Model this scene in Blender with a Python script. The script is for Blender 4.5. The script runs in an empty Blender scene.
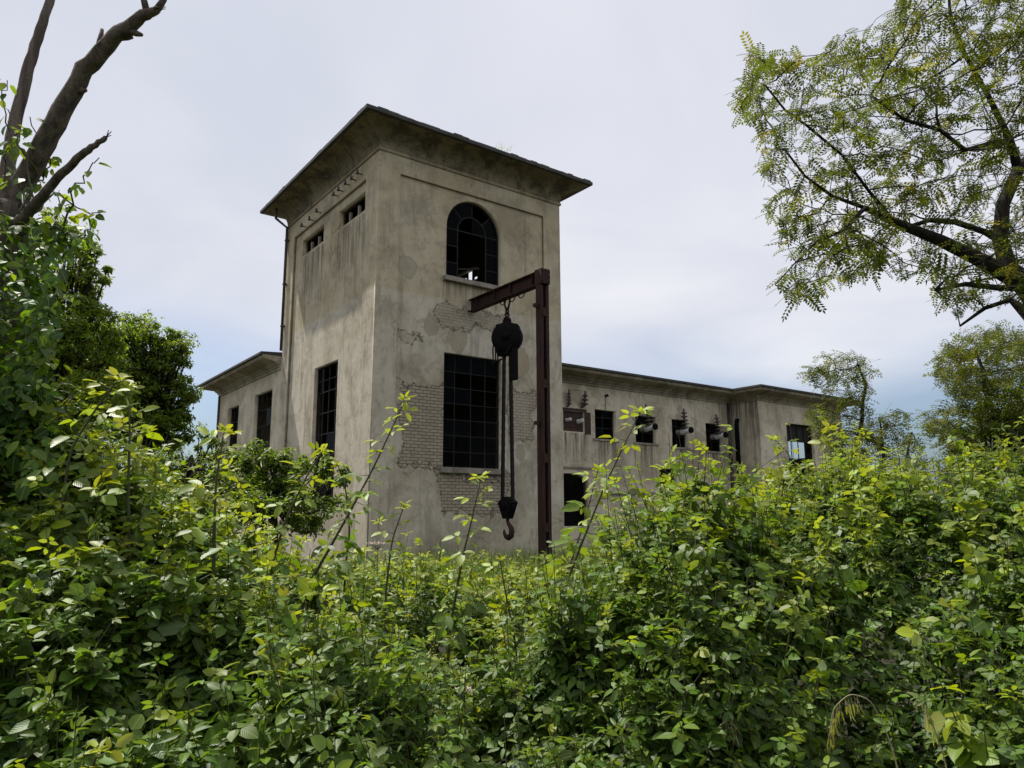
import bpy, bmesh, math, random
import numpy as np
from mathutils import Vector, Matrix
PI = math.pi
rad = math.radians
rng = np.random.default_rng(7)
random.seed(7)
scn = bpy.context.scene
COL = scn.collection

# ------------------------------------------------------------------ camera
F = 740.0
ZC, PITCH, ROLL = 1.7, 0.17369, -0.00377
cam = bpy.data.objects.new('camera', bpy.data.cameras.new('camera'))
COL.objects.link(cam)
cam.data.sensor_width = 36.0
cam.data.lens = 36.0 * F / 1024
cam.data.clip_start = 0.05
cam.data.clip_end = 5000
cam.matrix_world = Matrix.Translation((0, 0, ZC)) @ Matrix.Rotation(PI / 2 + PITCH, 4, 'X') @ Matrix.Rotation(ROLL, 4, 'Z')
scn.camera = cam

def ray(px, py):
    c, s = math.cos(ROLL), math.sin(ROLL)
    X, Y = (px - 512) / F, (py - 384) / F
    u = c * X + s * Y
    w = -(-s * X + c * Y)
    cp, sp = math.cos(PITCH), math.sin(PITCH)
    return np.array([u, cp - w * sp, sp + w * cp])

def at(px, py, Y):
    """the point of the place seen at a pixel, Y metres ahead"""
    d = ray(px, py)
    return np.array([0, 0, ZC]) + d * (Y / d[1])

# ------------------------------------------------------------------ object helpers
def link(name, me, parent=None, mats=()):
    o = bpy.data.objects.new(name, me)
    COL.objects.link(o)
    for m in mats:
        me.materials.append(m)
    if parent is not None:
        o.parent = parent
    return o

def tag(o, label=None, cat=None, group=None, kind=None):
    if label: o['label'] = label
    if cat: o['category'] = cat
    if group: o['group'] = group
    if kind: o['kind'] = kind
    return o

def thing(name, label, cat, loc=(0, 0, 0), rz=0.0, group=None):
    o = bpy.data.objects.new(name, None)
    COL.objects.link(o)
    o.empty_display_size = .2
    o.location = loc
    o.rotation_euler = (0, 0, rz)
    return tag(o, label, cat, group)

def unit(v):
    v = np.asarray(v, float)
    return v / np.maximum(np.linalg.norm(v, axis=-1, keepdims=True), 1e-9)

class MB:
    """collects boxes, tubes, lathes and leaves and builds ONE mesh"""
    def __init__(s):
        s.v = []; s.n = 0; s.loops = []; s.sizes = []; s.mat = []; s.age = []; s.rnd = []; s.uv = []; s.smooth = []
    def add(s, verts, faces, mat=0, age=0., rnd=0., smooth=False):
        verts = np.asarray(verts, float).reshape(-1, 3)
        s.v.append(verts)
        sz = np.array([len(f) for f in faces])
        lp = np.concatenate([np.asarray(f) for f in faces]) + s.n
        k = len(faces)
        s.loops.append(lp); s.sizes.append(sz); s.n += len(verts)
        s.mat.append(np.full(k, mat)); s.age.append(np.full(k, age)); s.rnd.append(np.full(k, rnd))
        s.smooth.append(np.full(k, smooth)); s.uv.append(np.zeros((len(lp), 2)))
    def box(s, lo, hi, mat=0):
        x0, y0, z0 = lo; x1, y1, z1 = hi
        v = [(x0,y0,z0),(x1,y0,z0),(x1,y1,z0),(x0,y1,z0),(x0,y0,z1),(x1,y0,z1),(x1,y1,z1),(x0,y1,z1)]
        f = [(0,3,2,1),(4,5,6,7),(0,1,5,4),(1,2,6,5),(2,3,7,6),(3,0,4,7)]
        s.add(v, f, mat); return s
    def bar(s, a, b, w, h, mat=0, up=(0, 0, 1)):
        a, b = np.array(a, float), np.array(b, float)
        d = unit(b - a); r = np.cross(d, up)
        r = unit(r) if np.linalg.norm(r) > 1e-4 else np.array([1., 0, 0])
        u = np.cross(r, d)
        v = []
        for p in (a, b):
            for q in ((-1,-1),(1,-1),(1,1),(-1,1)):
                v.append(p + r * q[0] * w / 2 + u * q[1] * h / 2)
        s.add(v, [(3,2,1,0),(4,5,6,7),(0,1,5,4),(1,2,6,5),(2,3,7,6),(3,0,4,7)], mat); return s
    def tube(s, pts, rads, n=7, mat=0, age=0., rnd=0., caps=True, wob=0.):
        pts = np.asarray(pts, float); m = len(pts)
        rads = np.broadcast_to(np.asarray(rads, float), (m,))
        t = unit(np.gradient(pts, axis=0))
        ref = np.array([0, 0, 1.]) if abs(t[0][2]) < .9 else np.array([1., 0, 0])
        r0 = unit(np.cross(t[0], ref)); V = []
        for i in range(m):
            r0 = unit(r0 - t[i] * (r0 @ t[i])); b = np.cross(t[i], r0)
            an = np.arange(n) * 2 * PI / n
            rr = rads[i] * (1 + (wob * rng.normal(size=n) if wob else 0))
            V.append(pts[i] + (np.cos(an) * rr)[:, None] * r0 + (np.sin(an) * rr)[:, None] * b)
        V = np.concatenate(V); f = []
        for i in range(m - 1):
            for k in range(n):
                k2 = (k + 1) % n
                f.append((i*n+k, i*n+k2, (i+1)*n+k2, (i+1)*n+k))
        if caps:
            f.append(tuple(range(n))[::-1]); f.append(tuple((m-1)*n + k for k in range(n)))
        s.add(V, f, mat, age, rnd, smooth=True); return s
    def lathe(s, prof, n=16, M=None, mat=0, smooth=True):
        """prof: list of (r, z) bottom to top"""
        V = []; m = len(prof)
        for r, z in prof:
            for k in range(n):
                a = 2 * PI * k / n
                V.append((r * math.cos(a), r * math.sin(a), z))
        V = np.array(V)
        if M is not None:
            M = np.array(M); V = V @ M[:3, :3].T + M[:3, 3]
        f = [(i*n+k, i*n+(k+1) % n, (i+1)*n+(k+1) % n, (i+1)*n+k) for i in range(m-1) for k in range(n)]
        f.append(tuple(range(n))[::-1]); f.append(tuple((m-1)*n+k for k in range(n)))
        s.add(V, f, mat, smooth=smooth); return s
    def prism(s, poly, lo, hi, axes=(0, 2, 1), mat=0):
        """poly 2D in axes[0],axes[1]; extruded along axes[2] from lo to hi"""
        k = len(poly); V = np.zeros((2*k, 3))
        for i, (a, b) in enumerate(poly):
            for j, c in enumerate((lo, hi)):
                V[i + j*k, axes[0]] = a; V[i + j*k, axes[1]] = b; V[i + j*k, axes[2]] = c
        f = [tuple(range(k)), tuple(range(2*k-1, k-1, -1))] + [(i, i+k, (i+1) % k + k, (i+1) % k) for i in range(k)]
        s.add(V, f, mat); return s
    def leaves(s, T, pos, X, N, L, W, age, rnd, mat=0, smooth=True):
        tv, tf = T
        pos = np.asarray(pos, float).reshape(-1, 3); n = len(pos)
        if n == 0: return s
        X = unit(X); Y = unit(np.cross(N, X)); Z = np.cross(X, Y)
        L = np.broadcast_to(L, (n,)); W = np.broadcast_to(W, (n,))
        V = (pos[:, None, :] + tv[None, :, 0:1] * (L[:, None, None] * X[:, None, :])
             + tv[None, :, 1:2] * (W[:, None, None] * Y[:, None, :]) + tv[None, :, 2:3] * (L[:, None, None] * Z[:, None, :]))
        k = len(tv)
        sz = np.array([len(f) for f in tf]); lp = np.concatenate([np.asarray(f) for f in tf])
        s.v.append(V.reshape(-1, 3))
        s.loops.append((lp[None, :] + (np.arange(n) * k)[:, None] + s.n).ravel())
        s.sizes.append(np.tile(sz, n)); s.n += n * k
        q = len(tf)
        s.mat.append(np.full(n*q, mat)); s.smooth.append(np.full(n*q, smooth))
        s.age.append(np.repeat(np.broadcast_to(age, (n,)), q)); s.rnd.append(np.repeat(np.broadcast_to(rnd, (n,)), q))
        s.uv.append(np.tile(tv[lp][:, :2], (n, 1)))
        return s
    def mesh(s, name, leafy=False):
        me = bpy.data.meshes.new(name)
        if s.n == 0: return me
        v = np.concatenate(s.v); lp = np.concatenate(s.loops).astype(np.int32); sz = np.concatenate(s.sizes).astype(np.int32)
        me.vertices.add(len(v)); me.vertices.foreach_set('co', v.astype(np.float32).ravel())
        me.loops.add(len(lp)); me.loops.foreach_set('vertex_index', lp)
        me.polygons.add(len(sz))
        me.polygons.foreach_set('loop_start', np.concatenate([[0], np.cumsum(sz)[:-1]]).astype(np.int32))
        me.polygons.foreach_set('material_index', np.concatenate(s.mat).astype(np.int32))
        me.update(calc_edges=True)
        me.polygons.foreach_set('use_smooth', np.concatenate(s.smooth).astype(bool))
        if leafy:
            for nm, arr in (('age', s.age), ('rnd', s.rnd)):
                a = me.attributes.new(nm, 'FLOAT', 'FACE'); a.data.foreach_set('value', np.concatenate(arr).astype(np.float32))
            uv = me.uv_layers.new(name='UVMap'); uv.data.foreach_set('uv', np.concatenate(s.uv).astype(np.float32).ravel())
        me.validate()
        return me
    def build(s, name, mats, parent=None, leafy=False, fix=False):
        me = s.mesh(name, leafy)
        if fix:
            bm = bmesh.new(); bm.from_mesh(me); bmesh.ops.recalc_face_normals(bm, faces=bm.faces); bm.to_mesh(me); bm.free()
        return link(name, me, parent, mats if isinstance(mats, (list, tuple)) else [mats])

def plate(name, outer, holes, thick, plane, off, mats, parent):
    """a wall: an outline with openings, extruded; plane 'V': (a,b)->(u=a, v=off.., z=b); 'U': (u=off.., v=a, z=b); 'Z': (u=a, v=b, z=off..)"""
    cu = bpy.data.curves.new('tmp', 'CURVE'); cu.dimensions = '2D'; cu.fill_mode = 'BOTH'; cu.extrude = thick / 2
    for poly in [outer] + list(holes):
        sp = cu.splines.new('POLY'); sp.points.add(len(poly) - 1)
        for p, (a, b) in zip(sp.points, poly): p.co = (a, b, 0, 1)
        sp.use_cyclic_u = True
    o = bpy.data.objects.new('tmp', cu); COL.objects.link(o)
    dg = bpy.context.evaluated_depsgraph_get(); dg.update()
    me = bpy.data.meshes.new_from_object(o.evaluated_get(dg))
    bpy.data.objects.remove(o); bpy.data.curves.remove(cu)
    me.name = name
    bm = bmesh.new(); bm.from_mesh(me)
    for v in bm.verts:
        x, y, z = v.co; t = z + thick / 2 + off
        v.co = (x, t, y) if plane == 'V' else ((t, x, y) if plane == 'U' else (x, y, t))
    bmesh.ops.remove_doubles(bm, verts=bm.verts, dist=1e-4)
    bmesh.ops.recalc_face_normals(bm, faces=bm.faces)
    bm.to_mesh(me); bm.free()
    me.materials.clear()
    return link(name, me, parent, mats)

def rect(a0, a1, b0, b1): return [(a0, b0), (a1, b0), (a1, b1), (a0, b1)]

# ------------------------------------------------------------------ materials
class NT:
    def __init__(s, name):
        s.m = bpy.data.materials.new(name); s.m.use_nodes = True
        s.t = s.m.node_tree; s.t.nodes.clear()
        s.out = s.n('ShaderNodeOutputMaterial')
    def n(s, typ, **kw):
        nd = s.t.nodes.new(typ)
        for k, v in kw.items(): setattr(nd, k, v)
        return nd
    def set(s, sock, val):
        if isinstance(val, bpy.types.NodeSocket): s.t.links.new(val, sock)
        else:
            if sock.type == 'RGBA' and len(val) == 3: val = (*val, 1)
            sock.default_value = val
    def math(s, op, a, b=0., c=0., clamp=False):
        nd = s.n('ShaderNodeMath', operation=op, use_clamp=clamp)
        s.set(nd.inputs[0], a); s.set(nd.inputs[1], b); s.set(nd.inputs[2], c); return nd.outputs[0]
    def noise(s, vec, scale, detail=4, rough=.55, dist=0.):
        nd = s.n('ShaderNodeTexNoise'); s.set(nd.inputs['Vector'], vec)
        nd.inputs['Scale'].default_value = scale; nd.inputs['Detail'].default_value = detail
        nd.inputs['Roughness'].default_value = rough; nd.inputs['Distortion'].default_value = dist
        return nd.outputs['Fac']
    def ramp(s, x, lo, hi, o0=0., o1=1.):
        nd = s.n('ShaderNodeMapRange', interpolation_type='SMOOTHSTEP')
        s.set(nd.inputs[0], x); s.set(nd.inputs[1], lo); s.set(nd.inputs[2], hi); s.set(nd.inputs[3], o0); s.set(nd.inputs[4], o1)
        return nd.outputs[0]
    def mix(s, f, a, b, typ='MIX'):
        nd = s.n('ShaderNodeMix', data_type='RGBA', blend_type=typ)
        s.set(nd.inputs[0], f); s.set(nd.inputs[6], a); s.set(nd.inputs[7], b); return nd.outputs[2]
    def scale(s, vec, sc):
        nd = s.n('ShaderNodeMapping'); s.set(nd.inputs[0], vec); nd.inputs['Scale'].default_value = sc; return nd.outputs[0]
    def coords(s, which='Object'):
        return s.n('ShaderNodeTexCoord').outputs[which]
    def xyz(s, vec):
        nd = s.n('ShaderNodeSeparateXYZ'); s.set(nd.inputs[0], vec); return nd.outputs
    def bump(s, h, strength=.3, dist=.02):
        nd = s.n('ShaderNodeBump'); s.set(nd.inputs['Height'], h)
        nd.inputs['Strength'].default_value = strength; nd.inputs['Distance'].default_value = dist; return nd.outputs[0]
    def pbsdf(s, col, rough=.8, metal=0., normal=None, spec=.5):
        nd = s.n('ShaderNodeBsdfPrincipled')
        s.set(nd.inputs['Base Color'], col); s.set(nd.inputs['Roughness'], rough); s.set(nd.inputs['Metallic'], metal)
        nd.inputs['Specular IOR Level'].default_value = spec
        if normal is not None: s.set(nd.inputs['Normal'], normal)
        return nd.outputs[0]
    def done(s, sh):
        s.t.links.new(sh, s.out.inputs[0]); return s.m

def mat_plaster(name, base=(.40, .35, .275), patches=(), repairs=(), dark=1.0, streaks=(), soot=0.):
    """aged plaster in building coordinates (x along the front, y into the building, z up)"""
    s = NT(name); co = s.coords(); x, y, z = s.xyz(co)
    n1 = s.noise(co, .45, 5, .6); n2 = s.noise(co, 2.2, 6, .65); n3 = s.noise(co, 14, 5, .7)
    st = s.noise(s.scale(co, (3.2, 3.2, .16)), 1.6, 5, .65)
    st2 = s.noise(s.scale(co, (9, 9, .3)), 1.3, 4, .6)
    c = s.mix(s.ramp(n1, .35, .68), base, tuple(b * k for b, k in zip(base, (.80, .77, .70))))
    c = s.mix(s.ramp(n2, .5, .75, 0, .55), c, tuple(b * k for b, k in zip(base, (1.16, 1.14, 1.12))))
    c = s.mix(s.ramp(n2, .28, .48, .38, 0), c, (.17, .15, .115))
    c = s.mix(s.ramp(st, .52, .72, 0, .36 * dark), c, (.12, .107, .085))
    c = s.mix(s.ramp(st2, .58, .8, 0, .28 * dark), c, (.10, .09, .07))
    c = s.mix(s.ramp(n3, .55, .8, 0, .3), c, (.15, .135, .105))
    up = s.ramp(s.math('ADD', z, s.math('MULTIPLY', s.math('SUBTRACT', n2, .5), .5)), 8.45, 8.62)
    c = s.mix(up, c, s.mix(1.0, c, (.90, .865, .76), 'MULTIPLY'))
    bl = s.noise(s.scale(co, (1, 1, .6)), .8, 8, .68, .8)
    c = s.mix(s.ramp(bl, .52, .64, 0, .48 * dark), c, tuple(b * k for b, k in zip(base, (.40, .38, .34))))
    c = s.mix(s.ramp(bl, .40, .30, 0, .5), c, tuple(min(.6, b * k) for b, k in zip(base, (1.22, 1.2, 1.16))))
    gr = s.noise(co, .9, 9, .74, .5)
    c = s.mix(s.ramp(gr, .48, .64, 0, .38 * dark), c, tuple(b * k for b, k in zip(base, (.42, .40, .36))))
    c = s.mix(s.ramp(s.noise(s.scale(co, (1, 1, .5)), 4.5, 7, .72), .52, .70, 0, .55), c, tuple(b * k for b, k in zip(base, (.50, .47, .42))))
    if soot:
        sn = s.noise(co, 1.25, 9, .72, .6); sn2 = s.noise(co, 5.5, 7, .7)
        c = s.mix(s.ramp(sn, .46, .60, 0, soot), c, (.045, .038, .028))
        c = s.mix(s.ramp(sn2, .54, .66, 0, soot * .8), c, (.055, .045, .032))
        c = s.mix(s.ramp(sn, .42, .30, 0, .6), c, (.36, .32, .25))
    for (axis, lo, hi, zt, ln, amt) in streaks:     # run-off below openings
        a, o = (x, y) if axis == 'V' else (y, x)
        m = s.math('MULTIPLY', s.ramp(a, lo - .15, lo + .1), s.ramp(a, hi - .1, hi + .15, 1, 0))
        m = s.math('MULTIPLY', m, s.math('MULTIPLY', s.ramp(z, zt - ln, zt - .1, 0, 1), s.ramp(z, zt - .02, zt + .02, 1, 0)))
        if axis == 'U': m = s.math('MULTIPLY', m, s.ramp(x, .3, .35, 1, 0))
        v2 = s.noise(s.scale(co, (6, 6, .22)), 1.5, 5, .65)
        c = s.mix(s.math('MULTIPLY', s.math('MULTIPLY', m, s.ramp(v2, .40, .62)), amt), c, (.075, .066, .05))
    # peeling: old paint coat lost in flakes
    fl = s.noise(co, 1.1, 8, .72, .3)
    flm = s.ramp(fl, .565, .585)
    c = s.mix(s.math('MULTIPLY', flm, .45), c, (.30, .26, .20))
    # hairline cracks
    vo = s.n('ShaderNodeTexVoronoi', feature='DISTANCE_TO_EDGE'); vo.inputs['Scale'].default_value = .55
    nv = s.n('ShaderNodeTexNoise'); nv.inputs['Scale'].default_value = 1.3; nv.inputs['Detail'].default_value = 6
    s.set(nv.inputs['Vector'], co)
    add = s.n('ShaderNodeVectorMath', operation='MULTIPLY_ADD'); s.set(add.inputs[0], nv.outputs['Color'])
    add.inputs[1].default_value = (1.1, 1.1, 1.1); s.set(add.inputs[2], co)
    s.set(vo.inputs['Vector'], add.outputs[0])
    crack = s.math('MULTIPLY', s.ramp(vo.outputs['Distance'], .0, .014, 1, 0), s.ramp(n1, .5, .62))
    c = s.mix(s.math('MULTIPLY', crack, .45), c, (.07, .06, .05))
    # round and patchy plaster repairs, paler
    for (px, pz, pr, val) in repairs:
        d = s.math('SQRT', s.math('ADD', s.math('POWER', s.math('SUBTRACT', x, px), 2), s.math('POWER', s.math('MULTIPLY', s.math('SUBTRACT', z, pz), .8), 2)))
        d = s.math('ADD', d, s.math('MULTIPLY', s.math('SUBTRACT', n2, .5), .35))
        m = s.math('MULTIPLY', s.ramp(d, pr - .02, pr, 1, 0), s.ramp(y, .3, .35, 1, 0))
        c = s.mix(s.math('MULTIPLY', m, .7), c, val)
        rim = s.math('MULTIPLY', s.ramp(s.math('ABSOLUTE', s.math('SUBTRACT', d, pr)), .0, .03, 1, 0), s.ramp(y, .3, .35, 1, 0))
        c = s.mix(s.math('MULTIPLY', rim, .35), c, (.10, .09, .07))
    h = s.math('ADD', s.math('MULTIPLY', n3, .35), s.math('MULTIPLY', flm, -.25))
    h = s.math('ADD', h, s.math('MULTIPLY', crack, -.5))
    h = s.math('ADD', h, s.math('MULTIPLY', n2, .6))
    # places where the plaster has fallen off the brickwork
    if patches:
        M = None; E = None
        big = s.noise(co, 1.5, 6, .65); fine = s.noise(co, 7, 4, .6)
        wob = s.math('ADD', s.math('MULTIPLY', s.math('SUBTRACT', big, .5), 1.5), s.math('MULTIPLY', s.math('SUBTRACT', fine, .5), .3))
        for (x0, x1, z0, z1, y0, y1, vis) in patches:
            dx = s.math('SUBTRACT', s.math('ABSOLUTE', s.math('SUBTRACT', x, (x0 + x1) / 2)), (x1 - x0) / 2)
            dz = s.math('SUBTRACT', s.math('ABSOLUTE', s.math('SUBTRACT', z, (z0 + z1) / 2)), (z1 - z0) / 2)
            d = s.math('ADD', s.math('MAXIMUM', dx, dz), wob)
            m = s.math('MULTIPLY', s.ramp(d, -.03, .01, 1, 0), vis)
            m = s.math('MULTIPLY', m, s.math('MULTIPLY', s.ramp(y, y0 - .01, y0), s.ramp(y, y1, y1 + .01, 1, 0)))
            M = m if M is None else s.math('MAXIMUM', M, m)
            e = s.math('MULTIPLY', s.math('MULTIPLY', s.ramp(d, -.05, .0, 0, 1), s.ramp(d, .0, .05, 1, 0)), s.math('MULTIPLY', s.ramp(y, y0 - .01, y0), s.ramp(y, y1, y1 + .01, 1, 0)))
            E = e if E is None else s.math('MAXIMUM', E, e)
        br = s.n('ShaderNodeTexBrick')
        cb = s.n('ShaderNodeCombineXYZ'); s.set(cb.inputs[0], x); s.set(cb.inputs[1], z)
        s.set(br.inputs['Vector'], cb.outputs[0]); br.inputs['Scale'].default_value = 1
        br.inputs['Brick Width'].default_value = .27; br.inputs['Row Height'].default_value = .10
        br.inputs['Mortar Size'].default_value = .013; br.inputs['Mortar Smooth'].default_value = .3
        br.inputs['Color1'].default_value = (.42, .355, .26, 1); br.inputs['Color2'].default_value = (.34, .28, .20, 1)
        br.inputs['Mortar'].default_value = (.145, .12, .09, 1)
        bc = s.mix(s.ramp(n2, .45, .75, 0, .45), br.outputs['Color'], (.37, .33, .265))
        c = s.mix(M, c, bc)
        edge = E
        c = s.mix(s.math('MULTIPLY', edge, s.ramp(fine, .30, .55, .25, .95)), c, (.06, .05, .04))
        hb = s.math('SUBTRACT', s.math('MULTIPLY', br.outputs['Fac'], -.8), .3)
        h = s.math('ADD', s.math('MULTIPLY', h, s.math('SUBTRACT', 1, M)), s.math('MULTIPLY', hb, M))
    return s.done(s.pbsdf(c, .93, 0, s.bump(h, .55, .025), .25))

def mat_simple(name, base, dark, sc=3., rough=.8, metal=0., bump=.2, spec=.4, streak=False):
    s = NT(name); co = s.coords()
    v = s.scale(co, (3, 3, .25)) if streak else co
    a = s.noise(v, sc, 6, .65); b = s.noise(co, sc * 7, 4, .6)
    c = s.mix(s.ramp(a, .35, .7), base, dark)
    c = s.mix(s.ramp(b, .55, .8, 0, .4), c, tuple(k * .55 for k in dark))
    return s.done(s.pbsdf(c, rough, metal, s.bump(s.math('ADD', a, b), bump, .01), spec))

def mat_leaf(name, old, mid, young, trans=.38, rough=.42, spec=.35, vein=True, under=None):
    s = NT(name)
    ag = s.n('ShaderNodeAttribute', attribute_name='age').outputs['Fac']
    rn = s.n('ShaderNodeAttribute', attribute_name='rnd').outputs['Fac']
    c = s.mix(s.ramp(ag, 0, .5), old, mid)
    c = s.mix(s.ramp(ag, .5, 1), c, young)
    hs = s.n('ShaderNodeHueSaturation'); s.set(hs.inputs['Color'], c)
    s.set(hs.inputs['Hue'], s.math('ADD', .485, s.math('MULTIPLY', rn, .03)))
    s.set(hs.inputs['Value'], s.math('ADD', .72, s.math('MULTIPLY', rn, .56)))
    s.set(hs.inputs['Saturation'], s.math('ADD', .86, s.math('MULTIPLY', s.math('FRACT', s.math('MULTIPLY', rn, 17.3)), .24)))
    c = hs.outputs['Color']; nrm = None
    if vein:
        u, v, _ = s.xyz(s.coords('UV'))
        av = s.math('ABSOLUTE', v)
        rib = s.ramp(av, .012, .05, .55, 0)
        side = s.math('FRACT', s.math('MULTIPLY', s.math('SUBTRACT', u, s.math('MULTIPLY', av, .9)), 8))
        sv = s.math('MULTIPLY', s.ramp(s.math('ABSOLUTE', s.math('SUBTRACT', side, .5)), .0, .13, .14, 0), s.ramp(av, .42, .5, 1, 0))
        ve = s.math('MAXIMUM', rib, sv)
        c = s.mix(ve, c, tuple(min(1, k * 1.7 + .03) for k in mid))
        nrm = s.bump(s.math('SUBTRACT', s.math('MULTIPLY', s.math('SINE', s.math('MULTIPLY', side, 2 * PI)), .5), ve), .25, .0015)
    if under:
        bf = s.n('ShaderNodeNewGeometry').outputs['Backfacing']
        cf = s.mix(s.math('MULTIPLY', bf, .6), c, under)
    else: cf = c
    p = s.pbsdf(cf, rough, 0, nrm, spec)
    tr = s.n('ShaderNodeBsdfTranslucent')
    tc = s.mix(1.0, c, (1.9, 1.75, .6), 'MULTIPLY')
    s.set(tr.inputs['Color'], tc)
    mx = s.n('ShaderNodeMixShader'); mx.inputs[0].default_value = trans
    s.t.links.new(p, mx.inputs[1]); s.t.links.new(tr.outputs[0], mx.inputs[2])
    return s.done(mx.outputs[0])

def mat_glass(name):
    s = NT(name); co = s.coords()
    d = s.noise(co, 1.7, 5, .6)
    gl = s.n('ShaderNodeBsdfGlossy'); gl.inputs['Roughness'].default_value = .08
    gl.inputs['Color'].default_value = (.26, .28, .30, 1)
    tr = s.n('ShaderNodeBsdfTransparent'); tr.inputs['Color'].default_value = (.5, .54, .54, 1)
    df = s.n('ShaderNodeBsdfDiffuse'); df.inputs['Color'].default_value = (.008, .0085, .009, 1)
    lw = s.n('ShaderNodeFresnel'); lw.inputs['IOR'].default_value = 1.14
    a = s.n('ShaderNodeMixShader'); s.set(a.inputs[0], s.ramp(d, .3, .8, .25, .75))
    s.t.links.new(tr.outputs[0], a.inputs[1]); s.t.links.new(df.outputs[0], a.inputs[2])
    b = s.n('ShaderNodeMixShader'); s.t.links.new(lw.outputs[0], b.inputs[0])
    s.t.links.new(a.outputs[0], b.inputs[1]); s.t.links.new(gl.outputs[0], b.inputs[2])
    return s.done(b.outputs[0])

PATCH = [(1.0, 2.62, 3.2, 5.75, -.1, .3, 1.), (2.4, 4.9, 1.7, 2.8, -.1, .3, 1.), (2.1, 4.8, 7.75, 8.35, -.1, .3, .55),
         (5.1, 6.1, 4.2, 5.75, -.1, .3, .75), (17.3, 18.8, 3.6, 4.6, 3.1, 3.3, .9), (.9, 1.8, 7.0, 7.3, -.1, .3, .35)]
REPAIR = [(1.71, 3.62, .33, (.46, .43, .37)), (2.0, 7.61, .26, (.33, .28, .20)), (5.5, 6.85, .42, (.36, .29, .19)),
          (5.55, 3.7, .2, (.32, .27, .2)), (3.0, 7.3, .35, (.36, .30, .21)), (1.1, 9.4, .3, (.35, .31, .23))]
M = {}
ST = [('U', 1.0, 3.3, 11.3, 2.6, .75), ('U', 4.5, 6.7, 11.3, 3.0, .8), ('V', 2.4, 4.7, 9.2, 1.3, .6), ('V', 2.4, 4.7, 2.95, 1.8, .6)]
SW = [('V', 10., 11.4, 5.0, 1.7, .85), ('V', 11.8, 13.2, 4.75, 2.0, .8), ('V', 14.2, 15.7, 4.7, 2.0, .7), ('V', 16.6, 17.9, 4.6, 1.6, .8), ('V', 19., 20.9, 4.6, 2.2, .8), ('V', 20.2, 21.2, 7.2, 3.5, .8)]
M['plaster'] = mat_plaster('aged_plaster', (.59, .53, .425), PATCH, REPAIR, 1.0, ST)
M['wing'] = mat_plaster('wing_plaster', (.64, .565, .435), [PATCH[4]], (), 1.0, SW)
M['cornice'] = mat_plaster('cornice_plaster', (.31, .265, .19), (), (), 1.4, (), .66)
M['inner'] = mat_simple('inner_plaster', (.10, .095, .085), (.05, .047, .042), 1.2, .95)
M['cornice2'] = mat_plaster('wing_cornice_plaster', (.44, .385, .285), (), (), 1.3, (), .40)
M['roof'] = mat_simple('roof_edge', (.075, .072, .066), (.04, .038, .035), 2., .85, 0, .4)
M['sill'] = mat_simple('sill_concrete', (.30, .27, .215), (.17, .15, .12), 3., .9)
M['steel'] = mat_simple('window_steel', (.026, .025, .025), (.018, .015, .013), 6., .8, .0, .2, .2)
M['rust'] = mat_simple('rusty_red_steel', (.052, .021, .015), (.018, .011, .009), 3.5, .8, .1, .5, .3, True)
M['hookrust'] = mat_simple('rusty_hook', (.055, .024, .017), (.026, .014, .011), 9., .8, .1, .5, .3)
M['iron'] = mat_simple('black_iron', (.007, .0065, .007), (.004, .004, .004), 8., .8, .0, .25, .1)
M['chain'] = mat_simple('oily_chain', (.018, .013, .011), (.009, .008, .007), 12., .55, .5, .4)
M['pipe'] = mat_simple('pipe_metal', (.10, .09, .08), (.05, .045, .04), 4., .7, .3)
M['porcelain'] = mat_simple('white_porcelain', (.62, .62, .60), (.42, .41, .38), 5., .3, 0, .05, .5)
M['brownglaze'] = mat_simple('brown_glaze', (.085, .062, .052), (.05, .04, .035), 6., .35, 0, .05, .5)
M['rustplate'] = mat_simple('rusty_plate', (.060, .028, .020), (.032, .020, .016), 5., .8, 0, .3)
M['glass'] = mat_glass('dusty_glass')
M['bark'] = mat_simple('dead_bark', (.15, .12, .095), (.045, .036, .03), 7., .92, 0, 1.0, .2, True)
M['locustbark'] = mat_simple('locust_bark', (.034, .028, .022), (.014, .012, .010), 9., .92, 0, 1.0, .2, True)
M['stem'] = mat_simple('green_cane', (.060, .075, .022), (.045, .035, .018), 14., .6, 0, .1)
M['drystem'] = mat_simple('dry_stalk', (.33, .28, .15), (.22, .19, .1), 14., .7, 0, .1)
M['ground'] = mat_simple('ground_soil', (.032, .036, .016), (.026, .022, .014), .7, .95, 0, .6, .2)
M['bramble'] = mat_leaf('bramble_leaf', (.018, .047, .009), (.094, .160, .016), (.305, .355, .031), .38, .42, .36, True, (.13, .18, .08))
M['ivy'] = mat_leaf('climber_leaf', (.026, .066, .011), (.092, .165, .018), (.22, .30, .03), .42, .45, .28, True)
M['dense'] = mat_leaf('evergreen_leaf', (.055, .10, .018), (.120, .185, .026), (.22, .27, .04), .54, .40, .35, False)
M['locust'] = mat_leaf('locust_leaf', (.036, .052, .010), (.080, .105, .018), (.180, .172, .028), .46, .6, .12, False)
M['pod'] = mat_simple('dry_pod', (.055, .038, .028), (.03, .022, .018), 10., .8)
M['grass'] = mat_leaf('grass_blade', (.06, .12, .022), (.16, .24, .03), (.32, .33, .08), .35, .5, .3, False)
M['bloom'] = mat_simple('pale_bloom', (.55, .44, .38), (.42, .33, .25), 20., .8)

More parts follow.
